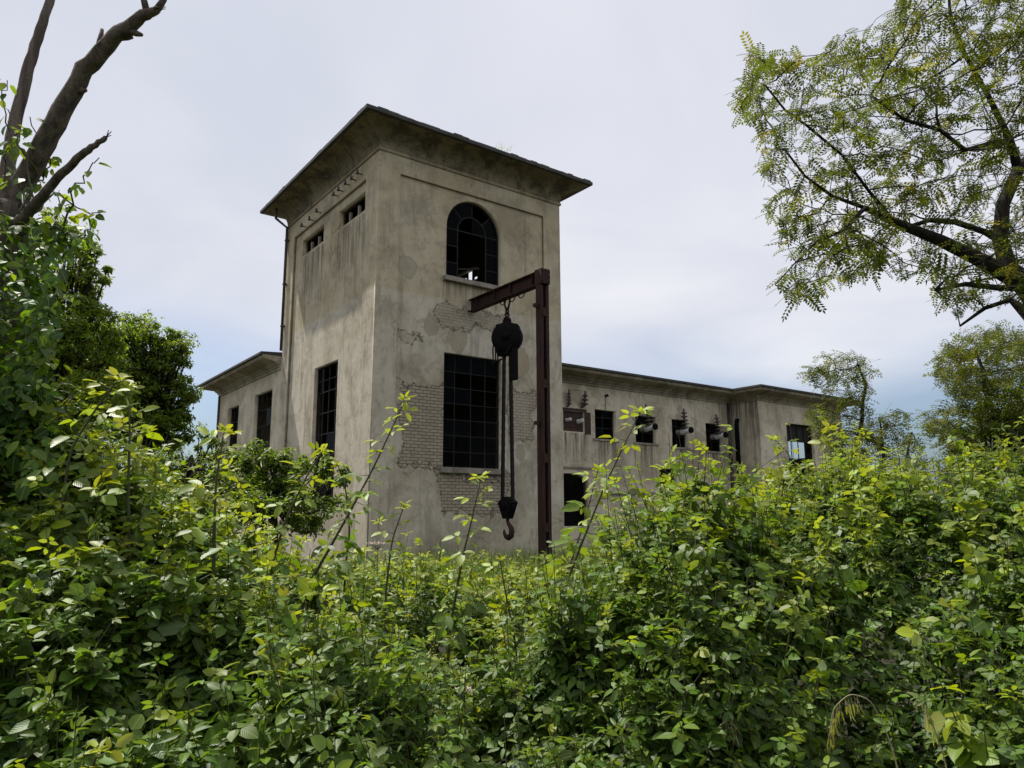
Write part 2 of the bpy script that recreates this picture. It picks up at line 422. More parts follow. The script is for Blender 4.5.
# leaf templates: x along the blade, y across (whole width 1), z out of the blade
T_LEAF = (np.array([(0,0,0),(.33,0,-.015),(.70,0,-.05),(1,0,-.14),(.22,.40,.05),(.60,.40,.03),(.22,-.40,.05),(.60,-.40,.03),(.86,.2,-.06),(.86,-.2,-.06)], float),
          [(0,1,4),(1,2,5,4),(2,3,8,5),(0,6,1),(1,6,7,2),(2,7,9,3)])
T_SMALL = (np.array([(0,0,0),(.55,0,-.05),(1,0,-.14),(.42,.45,.05),(.42,-.45,.05)], float), [(0,1,3),(1,2,3),(0,4,1),(1,4,2)])
T_BLADE = (np.array([(0,.5,0),(0,-.5,0),(.4,-.42,-.02),(.4,.42,-.02),(.75,-.25,-.14),(.75,.25,-.14),(1,0,-.34)], float), [(0,1,2,3),(3,2,4,5),(5,4,6)])
def t_pinnate(pairs=6):
    V = []; Fc = []
    def leaflet(bx, by, ang, ln, wd):
        c, sn = math.cos(ang), math.sin(ang); k = len(V)
        for (a, b) in ((0, 0), (.5, -.5), (1, 0), (.5, .5)):
            X = a * ln; Y = b * wd
            x = bx + X * c - Y * sn; y = by + X * sn + Y * c
            V.append((x, y, -.22 * (x ** 2) - .03 * abs(a)))
        Fc.append((k, k + 1, k + 2, k + 3))
    for i in range(pairs):
        x = .16 + .74 * i / (pairs - 1); ln = .27 - .05 * abs(i - pairs * .4) / pairs
        leaflet(x, .01, rad(72), ln, .125); leaflet(x + .015, -.01, rad(-72), ln, .125)
    leaflet(.93, 0, 0, .24, .125)
    k = len(V); V += [(0,.008,0),(0,-.008,0),(.95,-.004,-.2),(.95,.004,-.2)]; Fc.append((k, k+1, k+2, k+3))
    return (np.array(V), Fc)
T_PIN = t_pinnate(6)
T_PIN4 = t_pinnate(4)

def rvec(n): return unit(rng.normal(size=(n, 3)))

def compound(mb, T, P, X, N, size, age, n3=3, mat=0, wr=.62):
    """leaves of three or five leaflets: P base, X outward, N up"""
    P = np.asarray(P); n = len(P); X = unit(X); N = unit(N - X * (N * X).sum(1, keepdims=True)); Y = np.cross(N, X)
    size = np.broadcast_to(size, (n,)); age = np.broadcast_to(age, (n,)); rn = rng.random(n)
    ang = [0, 68, -68] if n3 == 3 else [0, 55, -55, 108, -108]
    sc = [1.0, .82, .82] if n3 == 3 else [1.0, .86, .86, .62, .62]
    for a, k in zip(ang, sc):
        an = rad(a) + rng.normal(0, .14, n)
        D = X * np.cos(an)[:, None] + Y * np.sin(an)[:, None]
        NN = unit(N + rvec(n) * .30)
        D = unit(D - N * rng.uniform(.0, .35, n)[:, None])
        o = P + X * (size * (.34 if a == 0 else .10))[:, None] + D * (size * .05)[:, None]
        L = size * k * rng.uniform(.85, 1.12, n)
        mb.leaves(T, o, D, NN, L, L * wr * rng.uniform(.85, 1.15, n), age, np.clip(rn + rng.normal(0, .1, n), 0, 1), mat)

# ------------------------------------------------------------------ sky, sun
EL, AZ = rad(60), rad(-54)
SUN = np.array([math.sin(AZ) * math.cos(EL), math.cos(AZ) * math.cos(EL), math.sin(EL)])
w = bpy.data.worlds.new('World'); scn.world = w; w.use_nodes = True
nt = w.node_tree; nt.nodes.clear()
class WT(NT):
    def __init__(s, t): s.t = t
W = WT(nt)
sky = W.n('ShaderNodeTexSky', sky_type='NISHITA'); sky.sun_disc = False
sky.sun_elevation = EL; sky.sun_rotation = AZ; sky.air_density = 1.3; sky.dust_density = 2.5; sky.ozone_density = 1.2
gen = W.coords('Generated'); gx, gy, gz = W.xyz(gen)
zz = W.math('ADD', W.math('MAXIMUM', gz, 0), .22)
cb = W.n('ShaderNodeCombineXYZ'); W.set(cb.inputs[0], W.math('DIVIDE', gx, zz)); W.set(cb.inputs[1], W.math('DIVIDE', gy, zz))
cA = W.noise(cb.outputs[0], .42, 3, .45, .3); cB = W.noise(cb.outputs[0], 1.5, 4, .5, .5)
cov = W.math('ADD', gz, W.math('MULTIPLY', W.math('SUBTRACT', cA, .5), .30))
cov = W.math('ADD', cov, W.math('MULTIPLY', W.math('SUBTRACT', cB, .5), .10))
cov = W.ramp(cov, .07, .28, .08, .97)
tone = W.math('ADD', W.math('MULTIPLY', cA, .7), W.math('MULTIPLY', cB, .3))
cc = W.mix(W.ramp(tone, .36, .64), (5.5, 5.75, 6.6), (7.8, 7.8, 8.1))
colr = W.mix(cov, W.mix(1.0, sky.outputs[0], (.66, .84, 1.12), 'MULTIPLY'), cc)
bg = W.n('ShaderNodeBackground'); W.set(bg.inputs[0], colr); bg.inputs[1].default_value = .1
wo = W.n('ShaderNodeOutputWorld'); nt.links.new(bg.outputs[0], wo.inputs[0])
sl = bpy.data.lights.new('sun', 'SUN'); sl.energy = 5.0; sl.angle = rad(.55); sl.color = (1, .955, .88)
so = bpy.data.objects.new('sun', sl); COL.objects.link(so)
so.rotation_euler = Vector(-SUN).to_track_quat('-Z', 'Y').to_euler()
so.location = (-30, 20, 40)
scn.view_settings.view_transform = 'Standard'; scn.view_settings.look = 'None'
scn.view_settings.exposure = 0.25; scn.view_settings.gamma = 1.0; scn.view_settings.use_curve_mapping = False
scn.cycles.max_bounces = 6; scn.cycles.transparent_max_bounces = 8
scn.cycles.use_denoising = True

# ------------------------------------------------------------------ ground
gp = MB()
gp.add([(-1500,-1500,0),(1500,-1500,0),(1500,1500,0),(-1500,1500,0)], [(0,1,2,3)])
tag(gp.build('ground', M['ground']), kind='structure')

# ------------------------------------------------------------------ the building (local: x along the front, y inwards, z up)
B0 = (-4.1272, 21.6094, 0); BRZ = math.atan2(.59488, .80382)
bld = thing('industrial_building', 'abandoned plastered brick substation with a square tower and two lower flat roofed wings', 'building', B0, BRZ)
U = np.array([.80382, .59488, 0]); Vv = np.array([-.59488, .80382, 0]); C0 = np.array(B0)
def loc2w(u, v, z): return C0 + u * U + v * Vv + np.array([0, 0, z])
W1, W2, ZT = 7.354, 8.071, 13.21
PD = .09       # the panels lie this deep behind the corner strips
def arch(a0, a1, b0, b1, n=18):
    r = (a1 - a0) / 2; cx = (a0 + a1) / 2; zs = b1 - r
    return [(a0, b0), (a1, b0)] + [(cx + r * math.cos(t), zs + r * math.sin(t)) for t in np.linspace(0, PI, n)]
AR = (2.536, 4.73, 9.335, 12.2)       # arched window: u0 u1 z0 z1
LO = (2.50, 4.74, 3.13, 6.82)        # tall window
TH = .38
plate('tower_wall', rect(PD+.01, W1-PD-.01, -.3, ZT), [arch(*AR), rect(*LO)], TH - PD, 'V', PD, [M['plaster']], bld)
plate('pilaster_border', [(0,-.3),(.75,-.3),(.75,12.39),(6.59,12.39),(6.59,-.3),(W1,-.3),(W1,ZT),(0,ZT)], [], PD+.01, 'V', 0., [M['plaster']], bld)
SL = [(1.13, 3.19, 11.39, 12.04), (4.55, 6.61, 11.39, 12.04)]
LW = (2.83, 4.85, 2.2, 6.76)
plate('tower_wall', rect(TH, W2, -.3, ZT), [rect(*SL[0]), rect(*SL[1]), rect(*LW)], TH - PD, 'U', PD, [M['plaster']], bld)
plate('pilaster_border', [(PD+.01,-.3),(.92,-.3),(.92,12.37),(7.31,12.37),(7.31,-.3),(W2,-.3),(W2,ZT),(PD+.01,ZT)], [], PD+.01, 'U', 0., [M['plaster']], bld)
plate('tower_wall', rect(TH+.001, W2-TH, -.3, ZT), [rect(1.13, 3.19, 11.39, 12.04), rect(4.9, 7.0, 11.40, 12.04)], TH, 'U', W1-TH, [M['plaster']], bld)
plate('tower_wall', rect(TH, W1, -.3, ZT), [], TH, 'V', W2-TH, [M['plaster']], bld)
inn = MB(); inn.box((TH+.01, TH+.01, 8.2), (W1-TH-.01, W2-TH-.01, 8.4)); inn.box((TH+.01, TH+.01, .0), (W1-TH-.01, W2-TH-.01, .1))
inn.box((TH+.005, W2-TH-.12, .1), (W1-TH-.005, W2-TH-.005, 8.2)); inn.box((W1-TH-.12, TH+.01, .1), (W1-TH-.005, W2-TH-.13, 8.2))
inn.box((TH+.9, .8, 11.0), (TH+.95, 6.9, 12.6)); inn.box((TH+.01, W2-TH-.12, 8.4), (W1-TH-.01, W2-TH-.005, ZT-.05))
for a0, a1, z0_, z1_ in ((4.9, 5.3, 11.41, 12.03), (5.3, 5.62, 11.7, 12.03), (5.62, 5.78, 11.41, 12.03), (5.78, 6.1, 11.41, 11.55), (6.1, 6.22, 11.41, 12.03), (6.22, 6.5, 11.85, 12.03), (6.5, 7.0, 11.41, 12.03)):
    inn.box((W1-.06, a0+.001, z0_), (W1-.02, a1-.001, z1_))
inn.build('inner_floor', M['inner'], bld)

def sweep(path, prof, closed, mat, name, parent, sign=1):
    """carry a profile (outward offset, z) along a path of corners, mitred"""
    n = len(path); P = np.array(path, float); offs = []
    for i in range(n):
        e = []
        if closed or i > 0: e.append(unit(P[i] - P[i-1]))
        if closed or i < n - 1: e.append(unit(P[(i+1) % n] - P[i]))
        nn = [np.array([d[1], -d[0]]) * sign for d in e]
        if len(nn) == 1: offs.append(nn[0])
        else:
            b = nn[0] + nn[1]; offs.append(b / (1 + nn[0] @ nn[1]))
    mb = MB(); V = []; k = len(prof)
    for i in range(n):
        for (o, z) in prof:
            q = P[i] + offs[i] * o; V.append((q[0], q[1], z))
    f = []
    for i in range(n if closed else n - 1):
        j = (i + 1) % n
        for a in range(k):
            b = (a + 1) % k; f.append((i*k+a, i*k+b, j*k+b, j*k+a))
    if not closed: f += [tuple(range(k)), tuple((n-1)*k + a for a in range(k))[::-1]]
    mb.add(V, f)
    return mb.build(name, mat, parent, fix=True)

tow = [(0, 0), (W1, 0), (W1, W2), (0, W2)]
cove = [(-.1, 13.10), (.02, 13.10), (.035, 13.16)] + [(.035 + .75 * (1 - math.cos(t)), 13.16 + .53 * math.sin(t)) for t in np.linspace(.12, PI/2, 9)] + [(.80, 13.72), (-.1, 13.72)]
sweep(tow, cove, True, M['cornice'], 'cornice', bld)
sweep(tow, [(-.2, 13.725), (.865, 13.695), (.89, 13.71), (.89, 13.82), (.865, 13.845), (-.2, 13.95)], True, M['roof'], 'roof_edge', bld)
tl = MB()
for (p, q) in (((-.87, -.87), (W1 + .87, -.87)), ((-.87, W2 + .87), (-.87, -.87))):
    p, q = np.array(p), np.array(q); L_ = np.linalg.norm(q - p); d_ = (q - p) / L_; t_ = .05
    nn_ = np.array([-d_[1], d_[0]])
    while t_ < L_ - .3:
        w_ = rng.uniform(.16, .42)
        if rng.random() < .8:
            a_ = p + d_ * (t_ + w_ / 2) + nn_ * rng.uniform(.0, .06); e_ = nn_ * .5
            tl.bar((*a_, 13.855 + rng.uniform(0, .012)), (*(a_ + e_), 13.90 + rng.uniform(0, .02)), w_ * .97, rng.uniform(.02, .055))
        t_ += w_
tl.build('roof_tiles', M['roof'], bld)
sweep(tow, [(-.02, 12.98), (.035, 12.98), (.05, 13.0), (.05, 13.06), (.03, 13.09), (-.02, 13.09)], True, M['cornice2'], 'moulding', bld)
rf = MB(); rf.add([(-.2+.35,.15,13.9),(W1-.15,.15,13.9),(W1-.15,W2-.15,13.9),(.15,W2-.15,13.9),(W1/2-.5,W2/2,14.35),(W1/2+.5,W2/2,14.35)], [(0,1,5,4),(1,2,5),(2,3,4,5),(3,0,4),(3,2,1,0)])
rf.build('roof', M['roof'], bld)

def window(face, off, a0, a1, b0, b1, av, bv, panes=(), inset=.13, bar=.024, name='window', skip=(), depth=.04, fr=.05):
    """steel window in the plane; av, bv: fractions of bars; panes: cells (i, j) that keep their glass"""
    def B(mb, p0, p1, q0, q1, d0, d1):
        if face == 'V': mb.box((p0, off + d0, q0), (p1, off + d1, q1))
        else: mb.box((off + d0, p0, q0), (off + d1, p1, q1))
    mb = MB(); A = [a0 + (a1 - a0) * t for t in av]; Bz = [b0 + (b1 - b0) * t for t in bv]
    B(mb, a0+.001, a0 + fr, b0+.001, b1-.001, inset, inset + depth + .02); B(mb, a1 - fr, a1-.001, b0+.001, b1-.001, inset, inset + depth + .02)
    B(mb, a0 + fr, a1 - fr, b0+.001, b0 + fr, inset, inset + depth + .02); B(mb, a0 + fr, a1 - fr, b1 - fr, b1-.001, inset, inset + depth + .02)
    AA = [a0] + A + [a1]; BB = [b0] + Bz + [b1]
    for i, a in enumerate(A):
        for j in range(len(BB) - 1):
            if ('a', i, j) not in skip: B(mb, a - bar/2, a + bar/2, BB[j] + .002, BB[j+1] - .002, inset + .006, inset + depth)
    for j, b in enumerate(Bz):
        for i in range(len(AA) - 1):
            if ('b', i, j) not in skip: B(mb, AA[i] + .002, AA[i+1] - .002, b - bar/2, b + bar/2, inset + .004, inset + depth - .004)
    w_ = mb.build(name, M['steel'], bld)
    if panes:
        g = MB()
        for i in range(len(AA) - 1):
            for j in range(len(BB) - 1):
                if panes == 'all' or (i, j) in panes:
                    t = rng.uniform(-.004, .004)
                    B(g, AA[i] + .012, AA[i+1] - .012, BB[j] + .012, BB[j+1] - .012, inset + .016 + t, inset + .02 + t)
        g.build('glazing', M['glass'], w_)
    return w_
def sill(face, off, a0, a1, b, h=.12, out=.13, parent=None, back=.16):
    mb = MB()
    if face == 'V': mb.box((a0 - .12, off - out, b - h), (a1 + .12, off - .002, b + .012)); mb.box((a0+.003, off - .002, b - h + .02), (a1-.003, off + back, b + .012))
    else: mb.box((off - out, a0 - .12, b - h), (off - .002, a1 + .12, b + .012)); mb.box((off - .002, a0+.003, b - h + .02), (off + back, a1-.003, b + .012))
    return mb.build('sill', M['sill'], parent)
# tall window of the front: top corner pane pale, a few more kept
keep = [(i, j) for i in range(4) for j in range(7) if rng.random() < .22] + [(0, 6), (1, 6)]
wn = window('V', PD, *LO, (.22, .5, .75), (.14, .28, .42, .56, .70, .84), keep)
sill('V', PD, LO[0], LO[1], LO[2], .16, .16, wn)
# tall window of the left face
wn = window('U', PD, *LW, (.22, .5, .75), (.16, .32, .48, .64, .80, .89), [(0, 6), (3, 6), (3, 5), (1, 2), (2, 0), (0, 3)])
# the two slots under the eaves of the left face with their short posts
for (a0, a1, b0, b1) in SL:
    for t in (.36, .70):
        mb = MB(); a = a0 + (a1 - a0) * t
        mb.box((.20, a - .05, b0 + .001), (.28, a + .05, b1 - .22)); mb.build('slot_post', M['sill'], bld)
# insulator pins over the slots
for v, z in ((6.12, 12.41), (5.36, 12.42), (4.7, 12.5), (3.17, 12.58), (2.75, 12.60), (2.2, 12.62), (1.7, 12.60), (1.25, 12.63)):
    p = MB(); p.bar((.03, v, z), (-.17, v, z), .03, .03)
    p.lathe([(.02, -.05), (.05, -.045), (.055, 0), (.035, .03), (.045, .06), (.02, .11)], 10, Matrix.Translation((-.17, v, z + .02)))
    p.build('insulator_pin', M['brownglaze'], bld)
# arched window: steel bars in an arch
a0, a1, b0, b1 = AR; cx = (a0+a1)/2; R_ = (a1-a0)/2; zs = b1 - R_; y0 = PD + .14
mb = MB()
def ring(mb, r0, r1, ya, yb, t0=0, t1=PI, n=22):
    for a, b in zip(np.linspace(t0, t1, n)[:-1], np.linspace(t0, t1, n)[1:]):
        mb.prism([(cx + r * math.cos(t), zs + r * math.sin(t)) for r, t in ((r0, a), (r1, a), (r1, b), (r0, b))], ya, yb)
ring(mb, R_ - .055, R_ - .002, y0, y0 + .06)
r_in = .57
ring(mb, r_in - .018, r_in + .018, y0 + .008, y0 + .04)
for p0, p1, q0, q1 in ((a0+.002, a0+.055, b0, zs), (a1-.055, a1-.002, b0, zs), (a0+.055, a1-.055, b0+.002, b0+.055)):
    mb.box((p0, y0, q0), (p1, y0 + .06, q1))
for x in (cx - r_in, cx + r_in): mb.box((x - .018, y0 + .006, b0 + .055), (x + .018, y0 + .042, zs))
for t in (rad(45), rad(90), rad(135)):
    c_, s_ = math.cos(t), math.sin(t)
    mb.bar((cx + r_in * c_, y0 + .024, zs + r_in * s_), (cx + (R_ - .05) * c_, y0 + .024, zs + (R_ - .05) * s_), .034, .034, up=(0, 1, 0))
for k in range(0, 4):
    z = b0 + (zs - b0) * k / 3 if k else b0 + .03
    for x0_, x1_ in ((a0 + .055, cx - r_in - .018), (cx + r_in + .018, a1 - .055)):
        if k: mb.box((x0_, y0 + .010, z - .017), (x1_, y0 + .038, z + .017))
mb.box((cx - r_in + .018, y0 + .010, zs - .017), (cx + r_in - .018, y0 + .038, zs + .017))
mb.bar((cx - r_in, y0 + .024, b0 + .40), (cx + .36, y0 + .10, b0 + .62), .05, .05)
wa = mb.build('arched_window', M['steel'], bld)
g = MB()
def fan(t0, t1, r0, r1):
    P = [(cx + r0 * math.cos(t), zs + r0 * math.sin(t)) for t in np.linspace(t0, t1, 6)] + [(cx + r1 * math.cos(t), zs + r1 * math.sin(t)) for t in np.linspace(t1, t0, 6)]
    g.prism(P, y0 + .020, y0 + .024)
fan(.0, rad(90), .03, r_in - .02); fan(rad(2), rad(43), r_in + .02, R_ - .06); fan(rad(92), rad(133), r_in + .02, R_ - .06); fan(rad(137), rad(178), r_in + .02, R_ - .06)
for k in (0, 1, 2):
    za, zb = b0 + .06 + (zs - b0) * k / 3, b0 + (zs - b0) * (k + 1) / 3 - .02
    if k != 1: g.box((a0 + .06, y0 + .02, za), (cx - r_in - .02, y0 + .024, zb))
    g.box((cx + r_in + .02, y0 + .021, za), (a1 - .06, y0 + .025, zb))
g.build('glazing', M['glass'], wa)
sill('V', PD, a0, a1, b0, .14, .17, wa)

# downpipe on the far left corner of the tower
mb = MB(); mb.tube([(-.55, 7.98, 13.68), (-.55, 7.98, 13.25), (-.09, 7.95, 12.95), (-.09, 7.95, 7.95)], .055, 8)
for z in (12.4, 10.6, 8.9): mb.box((-.15, 7.88, z), (0, 8.02, z + .05))
mb.build('downpipe', M['pipe'], bld)

# left wing
LZ = 7.42
l_win = [(8.95, 11.15, 2.6, 6.62), (13.3, 14.95, 2.6, 6.5)]
plate('wing_wall', rect(W2, 16.5, -.3, LZ), [rect(*q) for q in l_win], .35, 'U', .0, [M['wing']], bld)
plate('wing_wall', rect(.35, 7., -.3, LZ), [rect(1.45, 2.1, 3.9, 5.25)], .35, 'V', 16.15, [M['wing']], bld)
plate('wing_wall', rect(W2, 16.5, -.3, LZ), [], .35, 'U', 7., [M['wing']], bld)
def wing_prof(z, k=1.0):
    return [(-.1, z - .42), (.05, z - .42), (.05, z - .33), (.10, z - .30), (.10, z - .25), (.17, z - .21), (.21, z - .14), (.70*k, z - .03), (.74*k, z + .03), (.74*k, z + .09), (-.1, z + .09)]
def wing_fascia(z): return [(-.1, z + .092), (.80, z + .092), (.83, z + .10), (.83, z + .185), (.80, z + .20), (-.1, z + .26)]
lp = [(7.35, W2+.002), (7.35, 16.5), (0, 16.5), (0, W2 + .002)]
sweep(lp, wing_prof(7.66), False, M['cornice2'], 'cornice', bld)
sweep(lp, wing_fascia(7.66), False, M['roof'], 'roof_edge', bld)
mb = MB(); mb.box((.05, W2+.004, LZ+.2), (7.3, 16.45, LZ+.44)); mb.build('roof', M['roof'], bld)
for q in l_win: window('U', 0., *q, (.25, .5, .75), (.17, .34, .5, .66, .83), [(0, 5), (1, 4)], .16)
mb = MB(); mb.tube([(-.06, 16.35, 7.25), (-.06, 16.35, 2.)], .05, 8); mb.build('downpipe', M['pipe'], bld)

# right wing with its projecting end block
R, RB, UB, UE = 3.2, 1.6, 21.1, 28.5
RZ = 7.2
rw = [(10.11, 11.28, 5.05, 5.91), (11.88, 13.12, 4.82, 6.09), (14.31, 15.63, 4.79, 6.02), (16.71, 17.80, 4.71, 6.02), (19.12, 20.36, 4.63, 6.0)]
holes = [rect(*q) for q in rw] + [arch(9.3, 11.45, 1.2, 3.33)[:2] + [(11.45, 2.95)] + [(10.375 + 1.075 * math.cos(t), 2.95 + .38 * math.sin(t)) for t in np.linspace(.2, PI - .2, 9)] + [(9.3, 2.95)], rect(15.75, 16.85, .6, 3.7)]
plate('wing_wall', rect(W1 - .02, UB, -.3, RZ), holes, .35, 'V', R, [M['wing']], bld)
plate('wing_wall', rect(RB + .35, R, -.3, RZ), [], .35, 'U', UB, [M['wing']], bld)
bw = (23.35, 25.74, 2.6, 6.14)
plate('wing_wall', rect(UB, UE, -.3, RZ), [rect(*bw)], .35, 'V', RB, [M['wing']], bld)
plate('wing_wall', rect(RB + .35, 10., -.3, RZ), [rect(3.7, 4.9, 4.7, 5.8)], .35, 'U', UE - .35, [M['wing']], bld)
plate('wing_wall', rect(W1 - .02, UE, -.3, RZ), [], .35, 'V', 10., [M['wing']], bld)
rp = [(W1 + .002, R), (UB, R), (UB, RB), (UE, RB), (UE, 10.35)]
sweep(rp, wing_prof(7.48), False, M['cornice2'], 'cornice', bld)
sweep(rp, wing_fascia(7.48), False, M['roof'], 'roof_edge', bld)
plate('roof', [(W1+.003, R + .05), (UB + .05, R + .05), (UB + .05, RB + .05), (UE - .05, RB + .05), (UE - .05, 10.3), (W1+.003, 10.3)], [], .25, 'Z', RZ + .2, [M['roof']], bld)
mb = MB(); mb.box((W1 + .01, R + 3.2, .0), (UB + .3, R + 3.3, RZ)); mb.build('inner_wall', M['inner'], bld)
# pilaster strip and string course
mb = MB(); mb.box((UB - .05, RB - .05, -.2), (UB + .55, RB - .002, RZ - .15)); mb.build('pilaster', M['wing'], bld)
mb = MB(); mb.box((12.5, R - .09, 2.50), (15.55, R - .002, 2.62)); mb.box((9.0, R - .06, 3.52), (11.75, R - .002, 3.60)); mb.build('ledge', M['sill'], bld)
mb = MB(); mb.tube([(20.85, R - .08, 7.1), (20.85, R - .08, 1.)], .075, 8); mb.build('downpipe', M['pipe'], bld)
mb = MB(); mb.tube([(UB - .07, R - .42, 6.3), (UB - .07, R - .38, 6.0), (UB - .07, R - .34, 1.)], .11, 8); mb.build('downpipe', M['iron'], bld)
# windows of the right wing
mb = MB(); mb.box((10.111, R + .10, 5.051), (11.279, R + .16, 5.909))
for z in (5.25, 5.45, 5.65): mb.bar((10.12, R + .09, z), (11.27, R + .09, z), .02, .03)
mb.build('window_plate', M['rustplate'], bld)
mb = MB()
for q in ((10.0, 11.39, 5.911, 6.02), (11.281, 11.62, 4.98, 5.90)): mb.box((q[0], R - .025, q[2]), (q[1], R - .001, q[3]))
mb.build('rust_frame', M['rustplate'], bld)
for q in rw[1:]:
    wn = window('V', R, *q, (.5,), (.4, .75), [(0, 0), (1, 2)] if q[0] < 13 else [(0, 2)], .2, .03)
    sill('V', R, q[0], q[1], q[2], .08, .05, wn, .19)
window('V', RB, *bw, (.25, .5, .75), (.25, .5, .76), [], .16, .04)
mb = MB(); mb.box((bw[0]+.01, RB + .23, 5.25), (bw[1]-.01, RB + .27, 6.12)); mb.build('window_plate', M['steel'], bld)
# high voltage insulators of the right wing
def ribbed(u, v, z0, h, lean=0., n=5, top=.07, bot=.15):
    p = MB(); prof = [(.03, 0), (.05, .02)]
    for i in range(n):
        t = i / n; rr = bot + (top - bot) * t; z = .06 + (h - .1) * t; dz = (h - .1) / n
        prof += [(.045, z), (rr, z + dz * .12), (rr * .96, z + dz * .3), (.05, z + dz * .6)]
    prof += [(.045, h - .03), (.045, h), (.02, h + .05)]
    Mx = Matrix.Translation((u, v, z0)) @ Matrix.Rotation(lean, 4, 'Y')
    p.lathe(prof, 14, Mx)
    o = p.build('insulator', M['brownglaze'], bld)
    b = MB(); b.bar((u, v, z0 + .01), (u, R + .02, z0 - .04), .05, .04); b.build('bracket', M['iron'], o)
    return o
def bushing(u, z, ln=.85, r=.115, cap=True):
    p = MB(); Mx = Matrix.Translation((u, R + .25, z)) @ Matrix.Rotation(rad(86), 4, 'X')
    p.lathe([(r * .8, 0), (r, .05), (r, ln * .35), (r * 1.12, ln * .37), (r * 1.12, ln * .42), (r * .94, ln * .45), (r * .94, ln)], 16, Mx)
    o = p.build('bushing', M['porcelain'], bld)
    if not cap: return
    c = MB(); c.lathe([(r * .9, ln), (r * 1.0, ln + .02), (r * 1.0, ln + .10), (r * .5, ln + .13)], 14, Mx); c.build('bushing_cap', M['iron'], o)
ribbed(10.33, R - .15, 6.10, .62, 0, 4, .08, .11); ribbed(11.12, R - .2, 6.12, .62, .12, 3, .10, .17)
mb = MB(); mb.bar((10.33, R - .15, 6.74), (11.12, R - .2, 6.76), .012, .012); mb.build('wire', M['iron'], bld)
mb = MB(); mb.bar((12.5, R - .02, 6.1), (12.5, R - .02, 6.75), .015, .015); mb.bar((12.5, R - .02, 6.7), (12.6, R - .12, 6.74), .05, .1); mb.build('wire', M['iron'], bld)
bushing(10.38, 5.5, .42, .075, False); bushing(11.0, 5.48, .46, .095, False)
for u, uz, lean in ((14.95, 5.62, .18), (17.35, 5.62, .05), (19.85, 5.55, .2)):
    ribbed(u - .05, R - .28, uz - .1, .95, -lean, 5, .12, .24)
    bushing(u - .02, uz - .20, .80, .145)

# ------------------------------------------------------------------ hoist gantry
CU, CV = 3.5, -3.70
gan = thing('hoist_gantry', 'rusty dark red steel gantry post with beam reaching into the tower front', 'gantry', tuple(loc2w(CU, CV, 0)), BRZ)
def ibeam(mb, a, b, w_, h, tf=.035, tw=.03):
    a, b = np.array(a, float), np.array(b, float); up = np.array([0, 0, 1.])
    mb.bar(a + up * (h/2 - tf/2), b + up * (h/2 - tf/2), w_, tf); mb.bar(a - up * (h/2 - tf/2), b - up * (h/2 - tf/2), w_, tf)
    mb.bar(a, b, tw, h - 2 * tf - .002)
mb = MB(); zb = 8.48; ibeam(mb, (0, -.17, zb), (0, 3.745, zb), .24, .42)
for y in (.35, 1.45, 2.3, 3.3):
    mb.box((-.11, y, zb - .17), (.11, y + .02, zb + .17))
mb.build('beam', M['rust'], gan)
mb = MB()
for sx in (-1, 1):      # two channels back to back with a gap
    mb.box((sx*.135 - .020, -.11, -.2), (sx*.135 + .020, .11, 8.262))
    mb.box((min(sx*.115, sx*.05), -.11, -.2), (max(sx*.115, sx*.05), -.088, 8.22)); mb.box((min(sx*.115, sx*.05), .088, -.2), (max(sx*.115, sx*.05), .11, 8.262))
for z in (1.2, 3.1, 5.2, 7.3): mb.box((-.115, -.125, z), (.115, -.111, z + .25))
mb.build('post', M['rust'], gan)
mb = MB(); mb.box((-.165, -.165, 8.264), (.165, .14, 8.705)); [mb.lathe([(.02, 0), (.02, .02), (.012, .03)], 7, Matrix.Translation((x_, -.165, z_)) @ Matrix.Rotation(PI/2, 4, 'X')) for x_ in (-.13, .13) for z_ in (8.34, 8.48, 8.62)]; mb.build('post_head', M['rust'], gan)
for z in (4.15, 7.55):
    mb = MB(); mb.box((-.32, -.04, z), (-.156, .04, z + .1)); mb.build('stub', M['rust'], gan)
for y in (1.46, 1.94, .99):
    mb = MB(); mb.tube([(0, y + .15 * math.cos(t), zb - .23 + .14 * math.sin(t)) for t in np.linspace(PI, 2 * PI, 9)], .018, 6); mb.build('ring_eye', M['rust'], gan)

# hoist hanging on the beam
HV = -1.97
hz = thing('chain_hoist', 'black iron chain hoist with big round drum and load hook hanging from the gantry beam', 'hoist', tuple(loc2w(CU, HV, 0)), BRZ)
face = math.atan2(-.5, -.86)
mb = MB()
mb.tube([(0, .13, 8.74), (0, .17, 8.5), (0, .13, 8.1), (0, .03, 7.88)], .032, 6); mb.tube([(0, -.13, 8.74), (0, -.17, 8.5), (0, -.13, 8.1), (0, -.03, 7.88)], .032, 6)
mb.tube([(0, -.15, 8.72), (0, .15, 8.72)], .035, 6)
for k in range(3):
    c_ = np.array([0, 0, 7.86 - .13 * k]); ax = (np.array([1., 0, 0]) if k % 2 else np.array([0, 1., 0]))
    mb.tube([c_ + ax * .065 * math.cos(t) + np.array([0, 0, .1]) * math.sin(t) for t in np.linspace(0, 2*PI, 13)], .026, 6, caps=False)
mb.build('shackle', M['rust'], hz)
